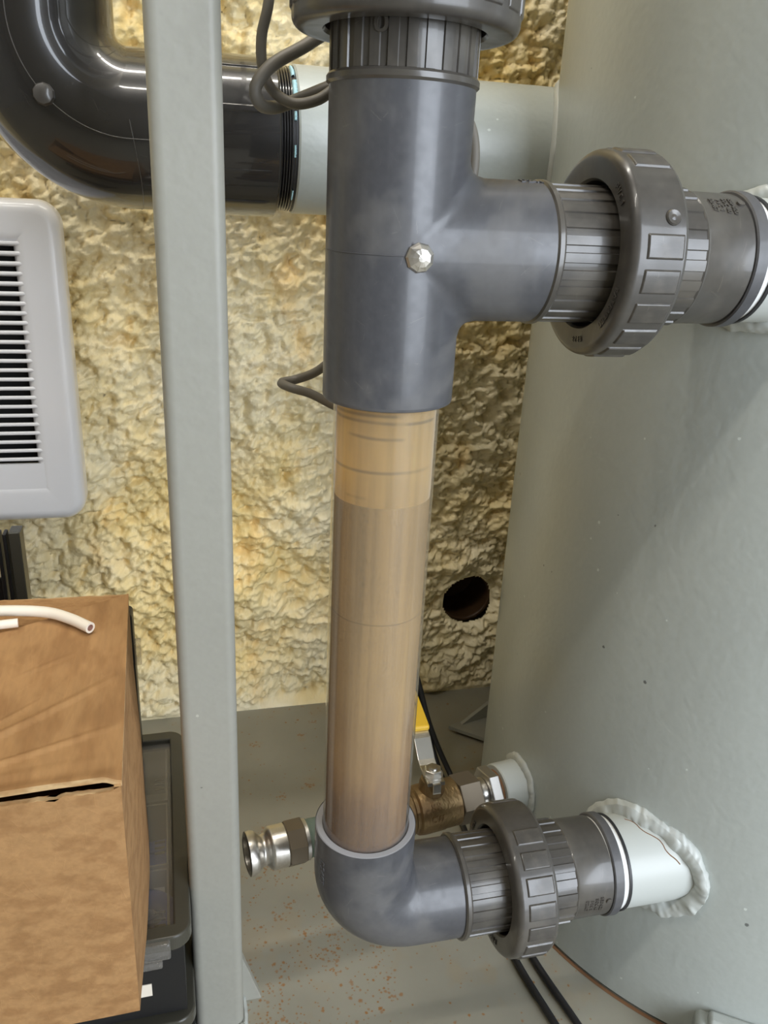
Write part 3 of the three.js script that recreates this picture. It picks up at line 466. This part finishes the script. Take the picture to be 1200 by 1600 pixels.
// ------------------------------------------------------------------ black elbow at the back
{
  const t = thing('black_pipe_elbow', 'glossy black large plastic elbow behind the post', 'pipe fitting', [-0.0335, 0.7035, -0.75]);
  const r = 0.0600, B = 0.070, L1 = 0.116, arc = B * HALF, L2 = 0.040, tot = L1 + arc + L2, cx = -0.070;
  const pt = (s) => { let c, n; if (s < L1) { c = V(cx, B + L1 - s, 0); n = V(1, 0, 0); } else if (s < L1 + arc) { const q = (s - L1) / B; c = V(cx + B - B * Math.cos(q), B - B * Math.sin(q), 0); n = V(Math.cos(q), Math.sin(q), 0); } else { c = V(cx + B + s - L1 - arc, 0, 0); n = V(0, 1, 0); } return [c, n]; };
  part('body', surface(110, 120, (u, v) => { const [c, n] = pt(v * tot), a = u * 2 * Math.PI; return c.addScaledVector(n, r * Math.cos(a)).add(V(0, 0, r * Math.sin(a))); }, (u, v) => [u * 2, v * tot / 0.16]), M.black, t);
  // mould seam running along the bend and round the mouth
  const seam = []; for (let i = 0; i <= 40; i++) { const [c, n] = pt(i / 40 * tot * 0.98), a = 1.72; seam.push(c.addScaledVector(n, r * Math.cos(a)).add(V(0, 0, r * Math.sin(a)))); }
  part('mould_seam', new THREE.TubeGeometry(new THREE.CatmullRomCurve3(seam), 120, 0.0004, 6), M.seam, t);
  const arcSeam = []; for (let i = 0; i <= 30; i++) { const a = mix(1.5, 3.4, i / 30), s = L1 + arc + 0.004; const [c, n] = pt(s); arcSeam.push(c.addScaledVector(n, (r + 0.0001) * Math.cos(a)).add(V(0.006 * Math.sin(i / 30 * 3.1) - 0.004, 0, (r + 0.0001) * Math.sin(a)))); }
  part('socket_seam', new THREE.TubeGeometry(new THREE.CatmullRomCurve3(arcSeam), 80, 0.00035, 6), M.seam, t);
  const kn = lathe([[0.0078, -0.006], [0.0078, 0.002], [0.0068, 0.0042], [0.003, 0.0056], [0, 0.0058]], 10); kn.rotateX(HALF); const [kc, kn2] = pt(L1 + arc * 0.47); kn.rotateX(-0.05); const kp = kc.addScaledVector(kn2, r * Math.cos(1.72)).add(V(0, 0, r * Math.sin(1.72))); kn.translate(kp.x, kp.y, kp.z); part('cut_gate', kn, M.seam, t);
  part('inlet_pipe', lathe([[0.0, 0.18], [0.0572, 0.18], [0.0572, 1.59], [0, 1.59]], 72), M.black, t).position.set(cx, 0, 0);
  // threaded adapter
  const a = lathe([[0.03, 0.0], [0.0609, 0.0], [0.0615, 0.001], [0.0615, 0.0722], [0.0606, 0.0736], [0.03, 0.0738]], 110); const ad = part('adapter', alongX(a), M.black, t); ad.position.set(0.040, 0, 0);
  for (const [an, w] of [[0.62, 0.13], [1.28, 0.10], [2.02, 0.06], [2.5, 0.06]]) part('adapter_rib', surface(8, 10, (u, v) => { const b = an + (u - 0.5) * w, e = Math.min(smooth(0, 0.2, u), smooth(0, 0.2, 1 - u), smooth(0, 0.04, v), smooth(0, 0.04, 1 - v)), q = 0.0613 + 0.0013 * e; return V(mix(0.004, 0.068, v), q * Math.cos(b), q * Math.sin(b)); }, (u, v) => [u * 0.2, v * 0.4], true), M.black, ad);
  const th = []; for (let i = 0; i <= 5; i++) { th.push([0.0545, i * 0.0022], [0.0562, i * 0.0022 + 0.0008], [0.0562, i * 0.0022 + 0.0014]); } th.push([0.05, 0.0135]);
  const tg = alongX(lathe([[0.05, 0], ...th], 110, 0.16, 0.3)); tg.translate(0.1136, 0, 0); part('thread', tg, M.black, t);
  const back = alongX(lathe([[0.05, 0], [0.0558, 0.0], [0.0558, 0.0060], [0.05, 0.0060]], 100)); back.translate(0.1228, 0, 0); part('thread_end', back, M.rubber, t);
  // squeezed-out sealant in broken smears (angle 0 = downwards, quarter turns towards the viewer)
  [[5.45, 0.44, 0.0036], [5.05, 0.30, 0.0028], [5.95, 0.12, 0.0022], [0.10, 0.16, 0.0018], [0.75, 0.2, 0.0016]].forEach(([p0, pl, w], q) => { const g = new THREE.LatheGeometry([[0.0550, 0], [0.0572, 0.0004], [0.0576, w * 0.5], [0.0570, w], [0.0550, w + 0.0004]].map(([r, y]) => new THREE.Vector2(r, y)), 24, p0, pl), v = g.attributes.position; for (let i = 0; i < v.count; i++) { const k = 0.985 + 0.028 * vnoise(i * 0.7, q, 9), e = 1 + 0.3 * (vnoise(i * 0.45, 3, q) - 0.5); v.setXYZ(i, v.getX(i) * k, v.getY(i) * e, v.getZ(i) * k); } g.computeVertexNormals(); alongX(g); g.translate(0.1240, 0, 0); part('thread_sealant', g, M.teal, t); });
}

// ------------------------------------------------------------------ hose fitting and ball valve on the drain line
{
  const u = V(0.9878, 0, -0.1555), yaw = Math.atan2(0.1555, 0.9878), at = (s) => V(0.0331, 0.133, -0.5382).addScaledVector(u, s).toArray();
  const turn = (g) => alongX(g);
  const cam = thing('hose_fitting', 'shiny metal male hose coupling with grooved neck beside the post', 'hose fitting', at(0)); cam.rotation.y = yaw;
  const groove = [[0.0135, 0.012], [0.0140, 0.0005], [0.0160, 0.0], [0.0185, 0.0008], [0.0187, 0.0052], [0.0178, 0.0078]];
  for (let i = 0; i <= 8; i++) { const a = i / 8 * Math.PI; groove.push([0.0176 - 0.0046 * Math.sin(a), 0.0082 + 0.0118 * i / 8]); }
  groove.push([0.0182, 0.0212], [0.0184, 0.0222], [0.0184, 0.0338], [0.0178, 0.0346]);
  part('grooved_neck', turn(lathe(groove, 64, 0.08, 0.6)), M.aluminium, cam);
  const hex = (r, y0, y1, seg = 6) => { const s = new THREE.Shape(Array.from({ length: seg }, (_, i) => new THREE.Vector2(r * Math.cos(i / seg * 2 * Math.PI + 0.3), r * Math.sin(i / seg * 2 * Math.PI + 0.3)))); const g = new THREE.ExtrudeGeometry(s, { depth: y1 - y0 - 0.002, bevelEnabled: true, bevelSize: 0.001, bevelThickness: 0.001, bevelSegments: 2 }); g.rotateX(-HALF); g.translate(0, y0 + 0.001, 0); return g; };
  part('hex_collar', turn(hex(0.0188, 0.0344, 0.0505, 8)), M.bronze, cam);
  part('collar_ring', turn(lathe([[0.012, 0.0505], [0.0178, 0.0505], [0.0178, 0.0535], [0.012, 0.0535]], 40)), M.steel, cam);
  part('threaded_nipple', turn(lathe([[0.008, 0.0535], [0.0160, 0.0535], [0.0166, 0.055], [0.0160, 0.0565], [0.0166, 0.058], [0.0162, 0.062], [0.0162, 0.139], [0.008, 0.139]], 40)), M.verdigris, cam);

  const v = thing('ball_valve', 'brass ball valve with yellow lever behind the clear pipe', 'valve', at(0.139)); v.rotation.y = yaw;
  part('body', turn(lathe([[0.010, 0], [0.0205, 0], [0.0212, 0.001], [0.0212, 0.0130], [0.0195, 0.015], [0.0195, 0.0180], [0.0220, 0.0195], [0.0228, 0.024], [0.0228, 0.0440], [0.0222, 0.0455], [0.0222, 0.0600], [0.018, 0.062]], 56, 0.1, 0.4)), M.brass, v);
  part('end_hex', turn(hex(0.0222, 0.0615, 0.0835)), M.bronze, v);
  part('threaded_end', turn(lathe([[0.01, 0.083], [0.0150, 0.083], [0.0155, 0.085], [0.0150, 0.087], [0.0155, 0.089], [0.0150, 0.092], [0.01, 0.092]], 36)), M.chrome, v);
  part('stem_boss', lathe([[0.0125, 0.012], [0.0118, 0.0295], [0.0105, 0.0335], [0.006, 0.034], [0.006, 0.043]], 36).translate(0.0355, 0, 0), M.brass, v);
  const lt = merge([letters('88', 0.0075, 0.0008), letters('CW', 0.006, 0.0008).translate(0, -0.0105, 0)]); { const q = lt.attributes.position; for (let i = 0; i < q.count; i++) { const a = 1.02 - q.getY(i) / 0.0228 * 1.0; q.setXYZ(i, 0.0335 + q.getX(i), 0.0226 * Math.cos(a) + q.getZ(i) * Math.cos(a), (0.0226 + q.getZ(i)) * Math.sin(a)); } lt.computeVertexNormals(); } part('raised_lettering', lt, M.brass, v);
  // lever: plate on the stem, bent up, then the dipped grip pointing to the wall
  const lever = new THREE.Group(); lever.name = 'lever'; lever.position.set(0.0355, 0.036, 0); lever.rotation.y = -0.14; v.add(lever);
  const strip = (w, pts, th) => { const sh = new THREE.Shape(); pts.forEach(([z, y], i) => i ? sh.lineTo(z, y) : sh.moveTo(z, y)); for (const [z, y] of [...pts].reverse()) sh.lineTo(z + th * 0.25, y + th); const g = new THREE.ExtrudeGeometry(sh, { depth: w - 0.001, bevelEnabled: true, bevelSize: 0.0005, bevelThickness: 0.0005, bevelSegments: 2 }); g.translate(0, 0, -w / 2); g.rotateY(HALF); return g; };
  part('arm', [strip(0.0165, [[-0.013, 0], [0.012, 0], [0.018, 0.002], [0.034, 0.014], [0.046, 0.018]], 0.0022), strip(0.0075, [[-0.0165, -0.008], [-0.0155, 0.0], [-0.006, 0.0]], 0.002)], M.chrome, lever);
  const grip = new RoundedBoxGeometry(0.0225, 0.0062, 0.085, 3, 0.0028); { const q = grip.attributes.position; for (let i = 0; i < q.count; i++) { const z = q.getZ(i), k = smooth(0.045, -0.03, z); q.setX(i, q.getX(i) * mix(0.78, 1, k)); } grip.computeVertexNormals(); } grip.rotateX(0.10); grip.translate(0, 0.0255, -0.083); part('grip', grip, M.yellow, lever);
  const mk = merge([letters('A', 0.008, 0.0004).translate(0, 0.011, 0), letters('G', 0.008, 0.0004)]); mk.rotateX(-HALF + 0.10); mk.translate(0, 0.0284, -0.0705); part('lettering', mk, M.ink, lever);
  const nutg = hex(0.0072, 0.0022, 0.0085); part('stem_nut', [nutg, lathe([[0, 0.0085], [0.0042, 0.0085], [0.0040, 0.0108], [0, 0.011]], 20)], M.chrome, lever);
  part('washer', lathe([[0, 0.0020], [0.0095, 0.0020], [0.0095, 0.0032], [0, 0.0032]], 28), M.steel, lever);
  // reducing bush between the valve and the tank coupling
  const b = thing('hex_bush', 'grey metal hexagonal bushing screwed into the white tank coupling', 'pipe fitting', at(0.2315)); b.rotation.y = yaw;
  part('hexagon', turn(hex(0.0232, 0.0, 0.0105)), M.steel, b);
  part('shoulder', turn(lathe([[0.01, 0.0105], [0.0185, 0.0105], [0.0185, 0.0135], [0.0145, 0.0138], [0.0145, 0.02], [0.01, 0.02]], 40)), M.steel, b);
}

// ------------------------------------------------------------------ pipe sleeve in the foam wall
{
  const t = thing('wall_sleeve', 'dark round pipe opening through the foam wall', 'pipe opening', [HOLE.x, HOLE.y, ROOM.z0 + 0.044 * (fbm(HOLE.x * 7, HOLE.y * 5, 3, 427) - 0.5) + 0.030 * (fbm(HOLE.x * 17, HOLE.y * 11, 3, 431) - 0.5) - 0.022]);
  const m = std({ color: new THREE.Color().setRGB(0.085, 0.045, 0.020), roughness: 0.5 });
  const s = lathe([[0.0345, -0.072], [0.0347, -0.004], [0.0360, -0.002], [0.0387, -0.002], [0.0393, -0.004], [0.0393, -0.072]], 64); s.rotateX(HALF); part('sleeve', s, m, t);
  const e = lathe([[0, -0.072], [0.0350, -0.072], [0.0350, -0.069], [0, -0.069]], 48); e.rotateX(HALF); part('end_cap', e, m, t);
}

// ------------------------------------------------------------------ cables
single('signal_cable', cableTube([[0.085, 1.15, -0.965], [0.080, 1.10, -0.88], [0.068, 0.95, -0.66], [0.0580, 0.83, -0.545], [0.0532, 0.7617, -0.52], [0.0488, 0.7427, -0.518], [0.0494, 0.7268, -0.516], [0.0548, 0.7158, -0.512], [0.0659, 0.7100, -0.508], [0.0791, 0.7126, -0.506], [0.0903, 0.7195, -0.508], [0.112, 0.727, -0.514], [0.150, 0.727, -0.52], [0.172, 0.705, -0.505], [0.168, 0.66, -0.492], [0.13, 0.60, -0.495], [0.0951, 0.568, -0.505], [0.0825, 0.5532, -0.52], [0.0711, 0.5468, -0.528], [0.0608, 0.5458, -0.523], [0.0660, 0.5448, -0.512], [0.078, 0.5415, -0.510], [0.0985, 0.5323, -0.506], [0.135, 0.527, -0.503]], 0.0030, 420), M.cable, 'long grey cable looping behind the tee and poking out beside it', 'cable');
single('signal_cable', cableTube([[0.155, 1.12, -0.965], [0.155, 1.08, -0.88], [0.150, 0.95, -0.68], [0.135, 0.84, -0.575], [0.112, 0.790, -0.548], [0.094, 0.757, -0.535], [0.0767, 0.7431, -0.522], [0.0512, 0.7262, -0.506], [0.0436, 0.7150, -0.503], [0.0463, 0.7086, -0.506], [0.0566, 0.7083, -0.518], [0.0715, 0.7142, -0.523], [0.0902, 0.7222, -0.523], [0.12, 0.733, -0.527], [0.16, 0.745, -0.53]], 0.0036, 240), M.cable, 'thick grey cable running under the top union into a tight loop', 'cable');
single('power_cable', cableTube([[0.205, 0.33, -0.970], [0.203, 0.325, -0.905], [0.202, 0.30, -0.862], [0.200, 0.25, -0.828], [0.235, 0.17, -0.798], [0.2515, 0.115, -0.782], [0.262, 0.075, -0.775], [0.274, 0.04, -0.768], [0.282, 0.012, -0.75], [0.285, 0.004, -0.727], [0.283, 0.004, -0.64], [0.2785, 0.004, -0.56], [0.277, 0.004, -0.501], [0.287, 0.004, -0.4296], [0.302, 0.004, -0.34], [0.33, 0.004, -0.25]], 0.0033, 300), M.rubber, 'left one of two black cables lying on the deck', 'cable', [0, 0, 0], 'black floor cables');
single('power_cable', cableTube([[0.220, 0.33, -0.970], [0.218, 0.325, -0.905], [0.214, 0.30, -0.862], [0.210, 0.25, -0.828], [0.2425, 0.17, -0.796], [0.258, 0.115, -0.780], [0.2685, 0.075, -0.772], [0.281, 0.04, -0.765], [0.293, 0.012, -0.745], [0.297, 0.004, -0.722], [0.296, 0.004, -0.64], [0.2935, 0.004, -0.56], [0.2935, 0.004, -0.501], [0.3064, 0.004, -0.4257], [0.322, 0.004, -0.34], [0.35, 0.004, -0.25]], 0.0033, 300), M.rubber, 'right one of two black cables, nearer the tank, lying on the deck', 'cable', [0, 0, 0], 'black floor cables');

// ------------------------------------------------------------------ wall vent
{
  const W = 0.30, H = 0.3265, D = 0.042, t = thing('wall_vent', 'white plastic louvred vent cover on the foam wall', 'vent', [-0.1125 - W / 2, 0.3185, -0.862]);
  const rr = (x0, y0, x1, y1, r, P) => { const s = P ? new THREE.Path() : new THREE.Shape(); s.moveTo(x0 + r, y0); s.lineTo(x1 - r, y0); s.absarc(x1 - r, y0 + r, r, -HALF, 0); s.lineTo(x1, y1 - r); s.absarc(x1 - r, y1 - r, r, 0, HALF); s.lineTo(x0 + r, y1); s.absarc(x0 + r, y1 - r, r, HALF, Math.PI); s.lineTo(x0, y0 + r); s.absarc(x0 + r, y0 + r, r, Math.PI, 1.5 * Math.PI); return s; };
  const hx = W / 2, px = hx - 0.0325, py0 = 0.033, py1 = H - 0.0295;   // panel inside the frame
  const sh = rr(-hx + 0.012, 0.012, hx - 0.012, H - 0.012, 0.011); sh.holes.push(rr(-px, py0, px, py1, 0.002, true));
  const g = new THREE.ExtrudeGeometry(sh, { depth: D - 0.024, bevelEnabled: true, bevelSize: 0.012, bevelThickness: 0.012, bevelSegments: 8, curveSegments: 12, bevelOffset: 0 });
  // the inner bevel is kept shallow by closing the panel just behind the face
  g.translate(0, 0, -D + 0.012); part('frame', creased(g, 0.6), M.white, t);
  const sx = px - 0.0035, sy1 = py1 - 0.004, n = 24, pitch = 0.0094, sy0 = sy1 - n * pitch - 0.002;
  const p = rr(-px + 0.0009, py0 + 0.0009, px - 0.0009, py1 - 0.0009, 0.002); p.holes.push(rr(-sx, sy0, sx, sy1, 0.006, true));
  part('panel', new THREE.ExtrudeGeometry(p, { depth: 0.004, bevelEnabled: false, curveSegments: 8 })
    .translate(0, 0, -0.0050), M.white, t);
  const sl = new RoundedBoxGeometry(2 * sx + 0.002, 0.0038, 0.009, 3, 0.0016); sl.rotateX(-0.25);
  for (let k = 0; k < n; k++) part('slat', sl, M.white, t).position.set(0, sy0 + 0.0015 + (k + 0.3) * pitch, -0.0055);
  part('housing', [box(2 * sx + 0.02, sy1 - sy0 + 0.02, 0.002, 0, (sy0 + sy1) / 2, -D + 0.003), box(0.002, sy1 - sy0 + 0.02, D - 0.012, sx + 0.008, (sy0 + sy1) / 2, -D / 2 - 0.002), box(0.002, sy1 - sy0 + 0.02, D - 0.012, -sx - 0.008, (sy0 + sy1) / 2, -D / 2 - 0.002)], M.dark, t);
}
// ------------------------------------------------------------------ black rack under the vent
{
  const t = thing('plastic_rack', 'black ribbed plastic rack upright between vent and cardboard box', 'rack', [-0.185, 0, -0.80]);
  part('rail', box(0.011, 0.335, 0.020, 0.0115, 0.1675, -0.004, 0.0015), M.greyplastic, t);
  for (const x of [-0.003, 0.003]) part('rib', box(0.0035, 0.335, 0.014, x, 0.1675, 0.002, 0.0012), M.blackplastic, t);
  const s = new THREE.Shape([new THREE.Vector2(-0.12, 0), new THREE.Vector2(-0.004, 0), new THREE.Vector2(-0.004, 0.314), new THREE.Vector2(-0.12, 0.314)]);
  for (let k = 0; k < 3; k++) { const h = new THREE.Path(); h.absellipse(-0.014 - 0.034 * k, 0.293, 0.0105, 0.0125, 0, Math.PI * 2, true); s.holes.push(h); }
  part('perforated_plate', new THREE.ExtrudeGeometry(s, { depth: 0.004, bevelEnabled: false, curveSegments: 20 }).translate(0, 0, -0.004), M.blackplastic, t);
}

// ------------------------------------------------------------------ organizer cases
function organizer(label, y0, h, lidH, full) {
  const W = 0.40, D = 0.242, t = thing('organizer_case', label, 'storage case', [-0.0155, y0, -0.5605]); t.rotation.y = 0.022;
  const bw = W - 0.012;
  part('tray', [box(bw, h - 0.004, 0.003, -W / 2, h / 2, D / 2 - 0.008), box(bw, h - 0.004, 0.003, -W / 2, h / 2, -D / 2 + 0.008), box(0.003, h - 0.004, D - 0.016, -0.0075, h / 2, 0), box(0.003, h - 0.004, D - 0.016, -W + 0.0075, h / 2, 0), box(bw, 0.003, D - 0.016, -W / 2, 0.0035, 0)], M.blackplastic, t);
  const s = new THREE.Shape(), r = 0.014; s.moveTo(-W + r, -D / 2); s.lineTo(-r, -D / 2); s.absarc(-r, -D / 2 + r, r, -HALF, 0); s.lineTo(0, D / 2 - r); s.absarc(-r, D / 2 - r, r, 0, HALF); s.lineTo(-W + r, D / 2); s.absarc(-W + r, D / 2 - r, r, HALF, Math.PI); s.lineTo(-W, -D / 2 + r); s.absarc(-W + r, -D / 2 + r, r, Math.PI, 1.5 * Math.PI);
  const rim = s.clone(), hole = new THREE.Path(); const a = 0.0125; hole.moveTo(-W + a, -D / 2 + a); hole.lineTo(-W + a, D / 2 - a); hole.lineTo(-a, D / 2 - a); hole.lineTo(-a, -D / 2 + a); hole.closePath(); rim.holes.push(hole);
  const gr = new THREE.ExtrudeGeometry(rim, { depth: lidH - 0.003, bevelEnabled: true, bevelSize: 0.0015, bevelThickness: 0.0015, bevelOffset: -0.0015, bevelSegments: 3, curveSegments: 8 }); gr.rotateX(-HALF); gr.translate(0, h + 0.0015, 0);
  part('lid_rim', gr, M.greyplastic, t);
  const pane = box(W - 2 * a + 0.002, 0.0015, D - 2 * a + 0.002, -W / 2, h + lidH - 0.006, 0); part('lid_pane', pane, M.smoke, t);
  const la = part('latch', box(0.042, 0.015, 0.006, -0.036, h + 0.004, D / 2 + 0.0015, 0.002), M.smoke, t);
  part('latch_hook', box(0.030, 0.006, 0.004, -0.036, h - 0.005, D / 2 + 0.005, 0.0015), M.smoke, la);
  return t;
}
{
  organizer('lowest black case on the deck, under the cardboard box', 0.0, 0.064, 0.012, false);
  const t = organizer('black case with smoky clear lid beside the post', 0.078, 0.072, 0.013, true), W = 0.40, D = 0.242;
  // small cups seen through the lid, one behind the other
  const cups = [[-0.113, -0.036], [-0.033, 0.040], [0.043, 0.108]];
  cups.forEach(([z0, z1], i) => {
    const L = z1 - z0, zc = (z0 + z1) / 2, w = 0.062, xc = -0.0165 - w / 2, h = 0.056, top = 0.0735;
    const c = part('cup', [box(w, h, 0.0016, xc, top - h / 2, z0 + 0.001), box(w, h, 0.0016, xc, top - h / 2, z1 - 0.001), box(0.0016, h, L, xc + w / 2, top - h / 2, zc), box(0.0016, h, L, xc - w / 2, top - h / 2, zc), box(w, 0.0016, L, xc, top - h, zc)], M.cup, t);
    for (let k = 0; k < 3; k++) part('tab', box(0.008, 0.0012, 0.0014, -0.0225, top + 0.0012, zc + 0.018 + (k - 1) * 0.006), M.greyplastic, c);
  });
  const lab = box(0.014, 0.012, 0.0006, -0.0375, 0.030, D / 2 - 0.006); part('paper_label', lab, M.whitetube, t);
  const X = -0.048, base = 0.0975;
  const tr = new THREE.TorusGeometry(0.019, 0.0065, 12, 40); tr.scale(1, 1, 1.4); tr.rotateX(HALF); single('tape_roll', tr, M.blue, 'blue tape roll in the front cup of the clear-lidded case', 'tape roll', [X, base + 0.034, -0.487]);
  const rl = lathe([[0.008, 0], [0.016, 0], [0.016, 0.014], [0.008, 0.014]], 36); single('white_spool', rl, M.tape, 'white spool behind the blue tape roll under the clear lid', 'spool', [X - 0.002, base + 0.022, -0.517]).rotation.x = 0.35;
  const r = rng(31), em = [std({ color: new THREE.Color().setRGB(0.45, 0.33, 0.08), roughness: 0.5 }), M.steel, M.bronze];
  for (let k = 0; k < 3; k++) { const g = lathe([[0.0028, 0], [0.0058, 0], [0.0058, 0.006], [0.0028, 0.006]], 14); const m = single('brass_ferrule', g, em[k % 3], ['yellow', 'steel', 'bronze'][k % 3] + ' coloured small ring in the rear cup of the clear-lidded case', 'ring', [-0.036 - 0.036 * r(), base + 0.0005 + 0.0005 * k, -0.665 + 0.062 * r()], 'small rings in the rear cup'); }
  for (let k = 0; k < 5; k++) { const g = box(0.03, 0.008, 0.014, 0, 0.004, 0, 0.002); const m = single('blue_clip', g, M.blue, ['front', 'second', 'middle', 'fourth', 'rearmost'][[4, 3, 2, 1, 0][k]] + ' blue clip in the middle cup of the clear-lidded case', 'clip', [-0.048, base + 0.001 + 0.0085 * (k % 2), -0.583 + 0.0155 * Math.floor(k / 2) + 0.002 * (k % 2)], 'blue clips in the middle cup'); m.rotation.y = 0.3 * (r() - 0.5); }
}

// ------------------------------------------------------------------ cardboard box
{
  const base = 0.1645, t = thing('cardboard_box', 'brown cardboard box with torn front edge on the black cases', 'box', [-0.22, base, -0.50]), O = V(-0.22, base, -0.50), P = (x, y, z) => V(x, y, z).sub(O);
  const XL = -0.40, TH = 0.0038;
  // sheet of board over four corners with its own thickness; d(u, v) moves the skin along its normal
  const sheet = (a, b, c, d, disp = () => 0, nu = 60, nv = 60, rag = () => 0) => {
    const n = b.clone().sub(a).cross(d.clone().sub(a)).normalize(), at = (u, v) => a.clone().multiplyScalar((1 - u) * (1 - v)).addScaledVector(b, u * (1 - v)).addScaledVector(c, u * v).addScaledVector(d, (1 - u) * v);
    const W = a.distanceTo(b), H = a.distanceTo(d), f = (o) => (u, v) => { const q = at(clamp(u), clamp(v) + rag(u, v)); return q.addScaledVector(n, disp(u, v) - o); }, uvs = (u, v) => [u * W / 0.2, v * H / 0.2];
    const top = f(0), bot = f(TH), edge = (p, q) => surface(nu, 1, (u, v) => { const s = clamp(u); return p(s).lerp(q(s), v); }, (u, v) => [u * W / 0.2, v * 0.03]);
    return { skin: [surface(nu, nv, top, uvs), surface(nu, nv, bot, uvs, true)], edges: [edge((s) => top(s, 0), (s) => bot(s, 0)), edge((s) => top(s, 1), (s) => bot(s, 1)), edge((s) => top(0, s), (s) => bot(0, s)), edge((s) => top(1, s), (s) => bot(1, s))] };
  };
  const addSheet = (name, s, only) => { const m = part(name, s.skin, M.card, t); part('cut_edge', only ? s.edges.filter((_, i) => only.includes(i)) : s.edges, M.cardcore, m); return m; };
  const zF = -0.386, zB = -0.622, top = 0.3455, xF = -0.0462, xB = -0.0545;
  const soft = (u, v) => 0.0015 * (fbm(u * 3, v * 3, 3, 501) - 0.5);
  addSheet('front_panel', sheet(P(XL, base, zF + 0.008), P(xF, base, zF), P(xF + 0.0006, top, zF), P(XL, top, zF + 0.012), (u, v) => soft(u, v) * smooth(1, 0.97, u), 120, 60, (u, v) => v > 0.99 ? -0.018 * smooth(0.4, 0.9, u) * (0.5 + fbm(u * 60, 1, 3, 505)) * smooth(1, 0.98, u) : 0), [1]);
  addSheet('side_panel', sheet(P(xF, base, zF), P(xB, base, zB), P(xB, top, zB), P(xF + 0.0006, top, zF), (u, v) => 0.0065 * Math.sin(Math.PI * clamp(u)) * smooth(1, 0.5, v) * 1 + soft(v, u) * smooth(0, 0.05, u), 60, 60), [1]);
  addSheet('back_panel', sheet(P(xB, base, zB), P(XL, base, zB + 0.005), P(XL, top + 0.001, zB - 0.012), P(xB, top + 0.001, zB), soft, 80, 30, (u, v) => v > 0.98 ? 0.006 * (fbm(u * 90, 3, 3, 511) - 0.5) : 0));
  addSheet('left_panel', sheet(P(XL, base, zB), P(XL, base, zF + 0.008), P(XL, top, zF + 0.012), P(XL, top, zB - 0.012), soft, 20, 20));
  addSheet('bottom_panel', sheet(P(XL, base + TH, zF), P(xF - 0.001, base + TH, zF - 0.002), P(xB - 0.001, base + TH, zB + 0.002), P(XL, base + TH, zB), () => 0, 20, 20));
  // creases of the top flap: long shallow folds fanning out from the right front corner
  const crease = (u, v) => { let h = 0.0022 * (fbm(u * 4, v * 4, 4, 521) - 0.5); for (const [u0, v0, u1, v1, a, w] of [[0.62, 0.12, 1.0, 0.50, 0.0022, 0.022], [0.7, 0.10, 1.0, 0.24, 0.0018, 0.02], [0.45, 0.05, 1.0, 0.10, 0.0012, 0.03], [0.74, 0.3, 0.86, 0.46, 0.0010, 0.012], [0.80, 0.62, 0.93, 0.70, 0.0006, 0.02]]) { const dx = u1 - u0, dy = v1 - v0, s = clamp(((u - u0) * dx + (v - v0) * dy) / (dx * dx + dy * dy)), d = Math.hypot(u - u0 - dx * s, v - v0 - dy * s); h += a * smooth(w, 0, d) * Math.sin(Math.PI * clamp(s * 0.9 + 0.1)); } return h + 0.004 * smooth(0.5, 0.9, u) * smooth(0.06, 0, v) * smooth(1.0, 0.97, u); };
  addSheet('top_flap', sheet(P(XL, top + 0.003, zF + 0.0115), P(xF + 0.001, top + 0.0015, zF - 0.0025), P(xB + 0.001, top + 0.0045, zB + 0.006), P(XL, top + 0.002, -0.42), crease, 140, 110));
  addSheet('rear_flap', sheet(P(XL, top - 0.022, -0.50), P(xB - 0.006, top - 0.016, -0.53), P(xB - 0.002, top + 0.0015, zB + 0.003), P(XL, top + 0.0045, zB - 0.008), soft, 60, 30));
}
// upright case leaning behind the box
{
  const t = thing('upright_case', 'thin dark case edge standing behind the cardboard box', 'storage case', [-0.0545, 0.1635, -0.652]);
  part('shell', box(0.12, 0.152, 0.022, -0.06, 0.0765, 0, 0.004), M.blackplastic, t);
  part('latch', box(0.006, 0.022, 0.012, 0.0025, 0.112, 0.004, 0.0015), M.smoke, t);
}
// ------------------------------------------------------------------ white tube ends on the box
function whiteTube(pts, r, label) {
  const t = thing('white_tube', label, 'tube', pts[0], 'white tube ends on the box'), c = new THREE.CatmullRomCurve3(pts.map((p) => V(...p).sub(V(...pts[0]))));
  const n = 60, out = new THREE.TubeGeometry(c, n, r, 24), inn = new THREE.TubeGeometry(c, n, r * 0.62, 24); inn.index.array.reverse(); inn.computeVertexNormals();
  part('jacket', out, M.whitetube, t); part('bore', inn, M.tubebore, t);
  const e = new THREE.RingGeometry(r * 0.6, r, 24), p = c.getPointAt(1), d = c.getTangentAt(1); e.lookAt(d); e.translate(p.x, p.y, p.z); part('cut_end', e, M.whitetube, t);
}
whiteTube([[-0.30, 0.3545, -0.575], [-0.20, 0.3555, -0.588], [-0.1452, 0.3565, -0.588], [-0.1102, 0.3560, -0.5813], [-0.0928, 0.3555, -0.5698], [-0.0770, 0.3550, -0.5545]], 0.0042, 'longer white plastic tube with open pink end on the box flap');
whiteTube([[-0.30, 0.3545, -0.549], [-0.22, 0.3545, -0.561], [-0.1431, 0.3540, -0.5705], [-0.1300, 0.3538, -0.5722]], 0.0034, 'short white plastic tube half hidden under the longer one at the left edge');

renderer.render(scene, camera);
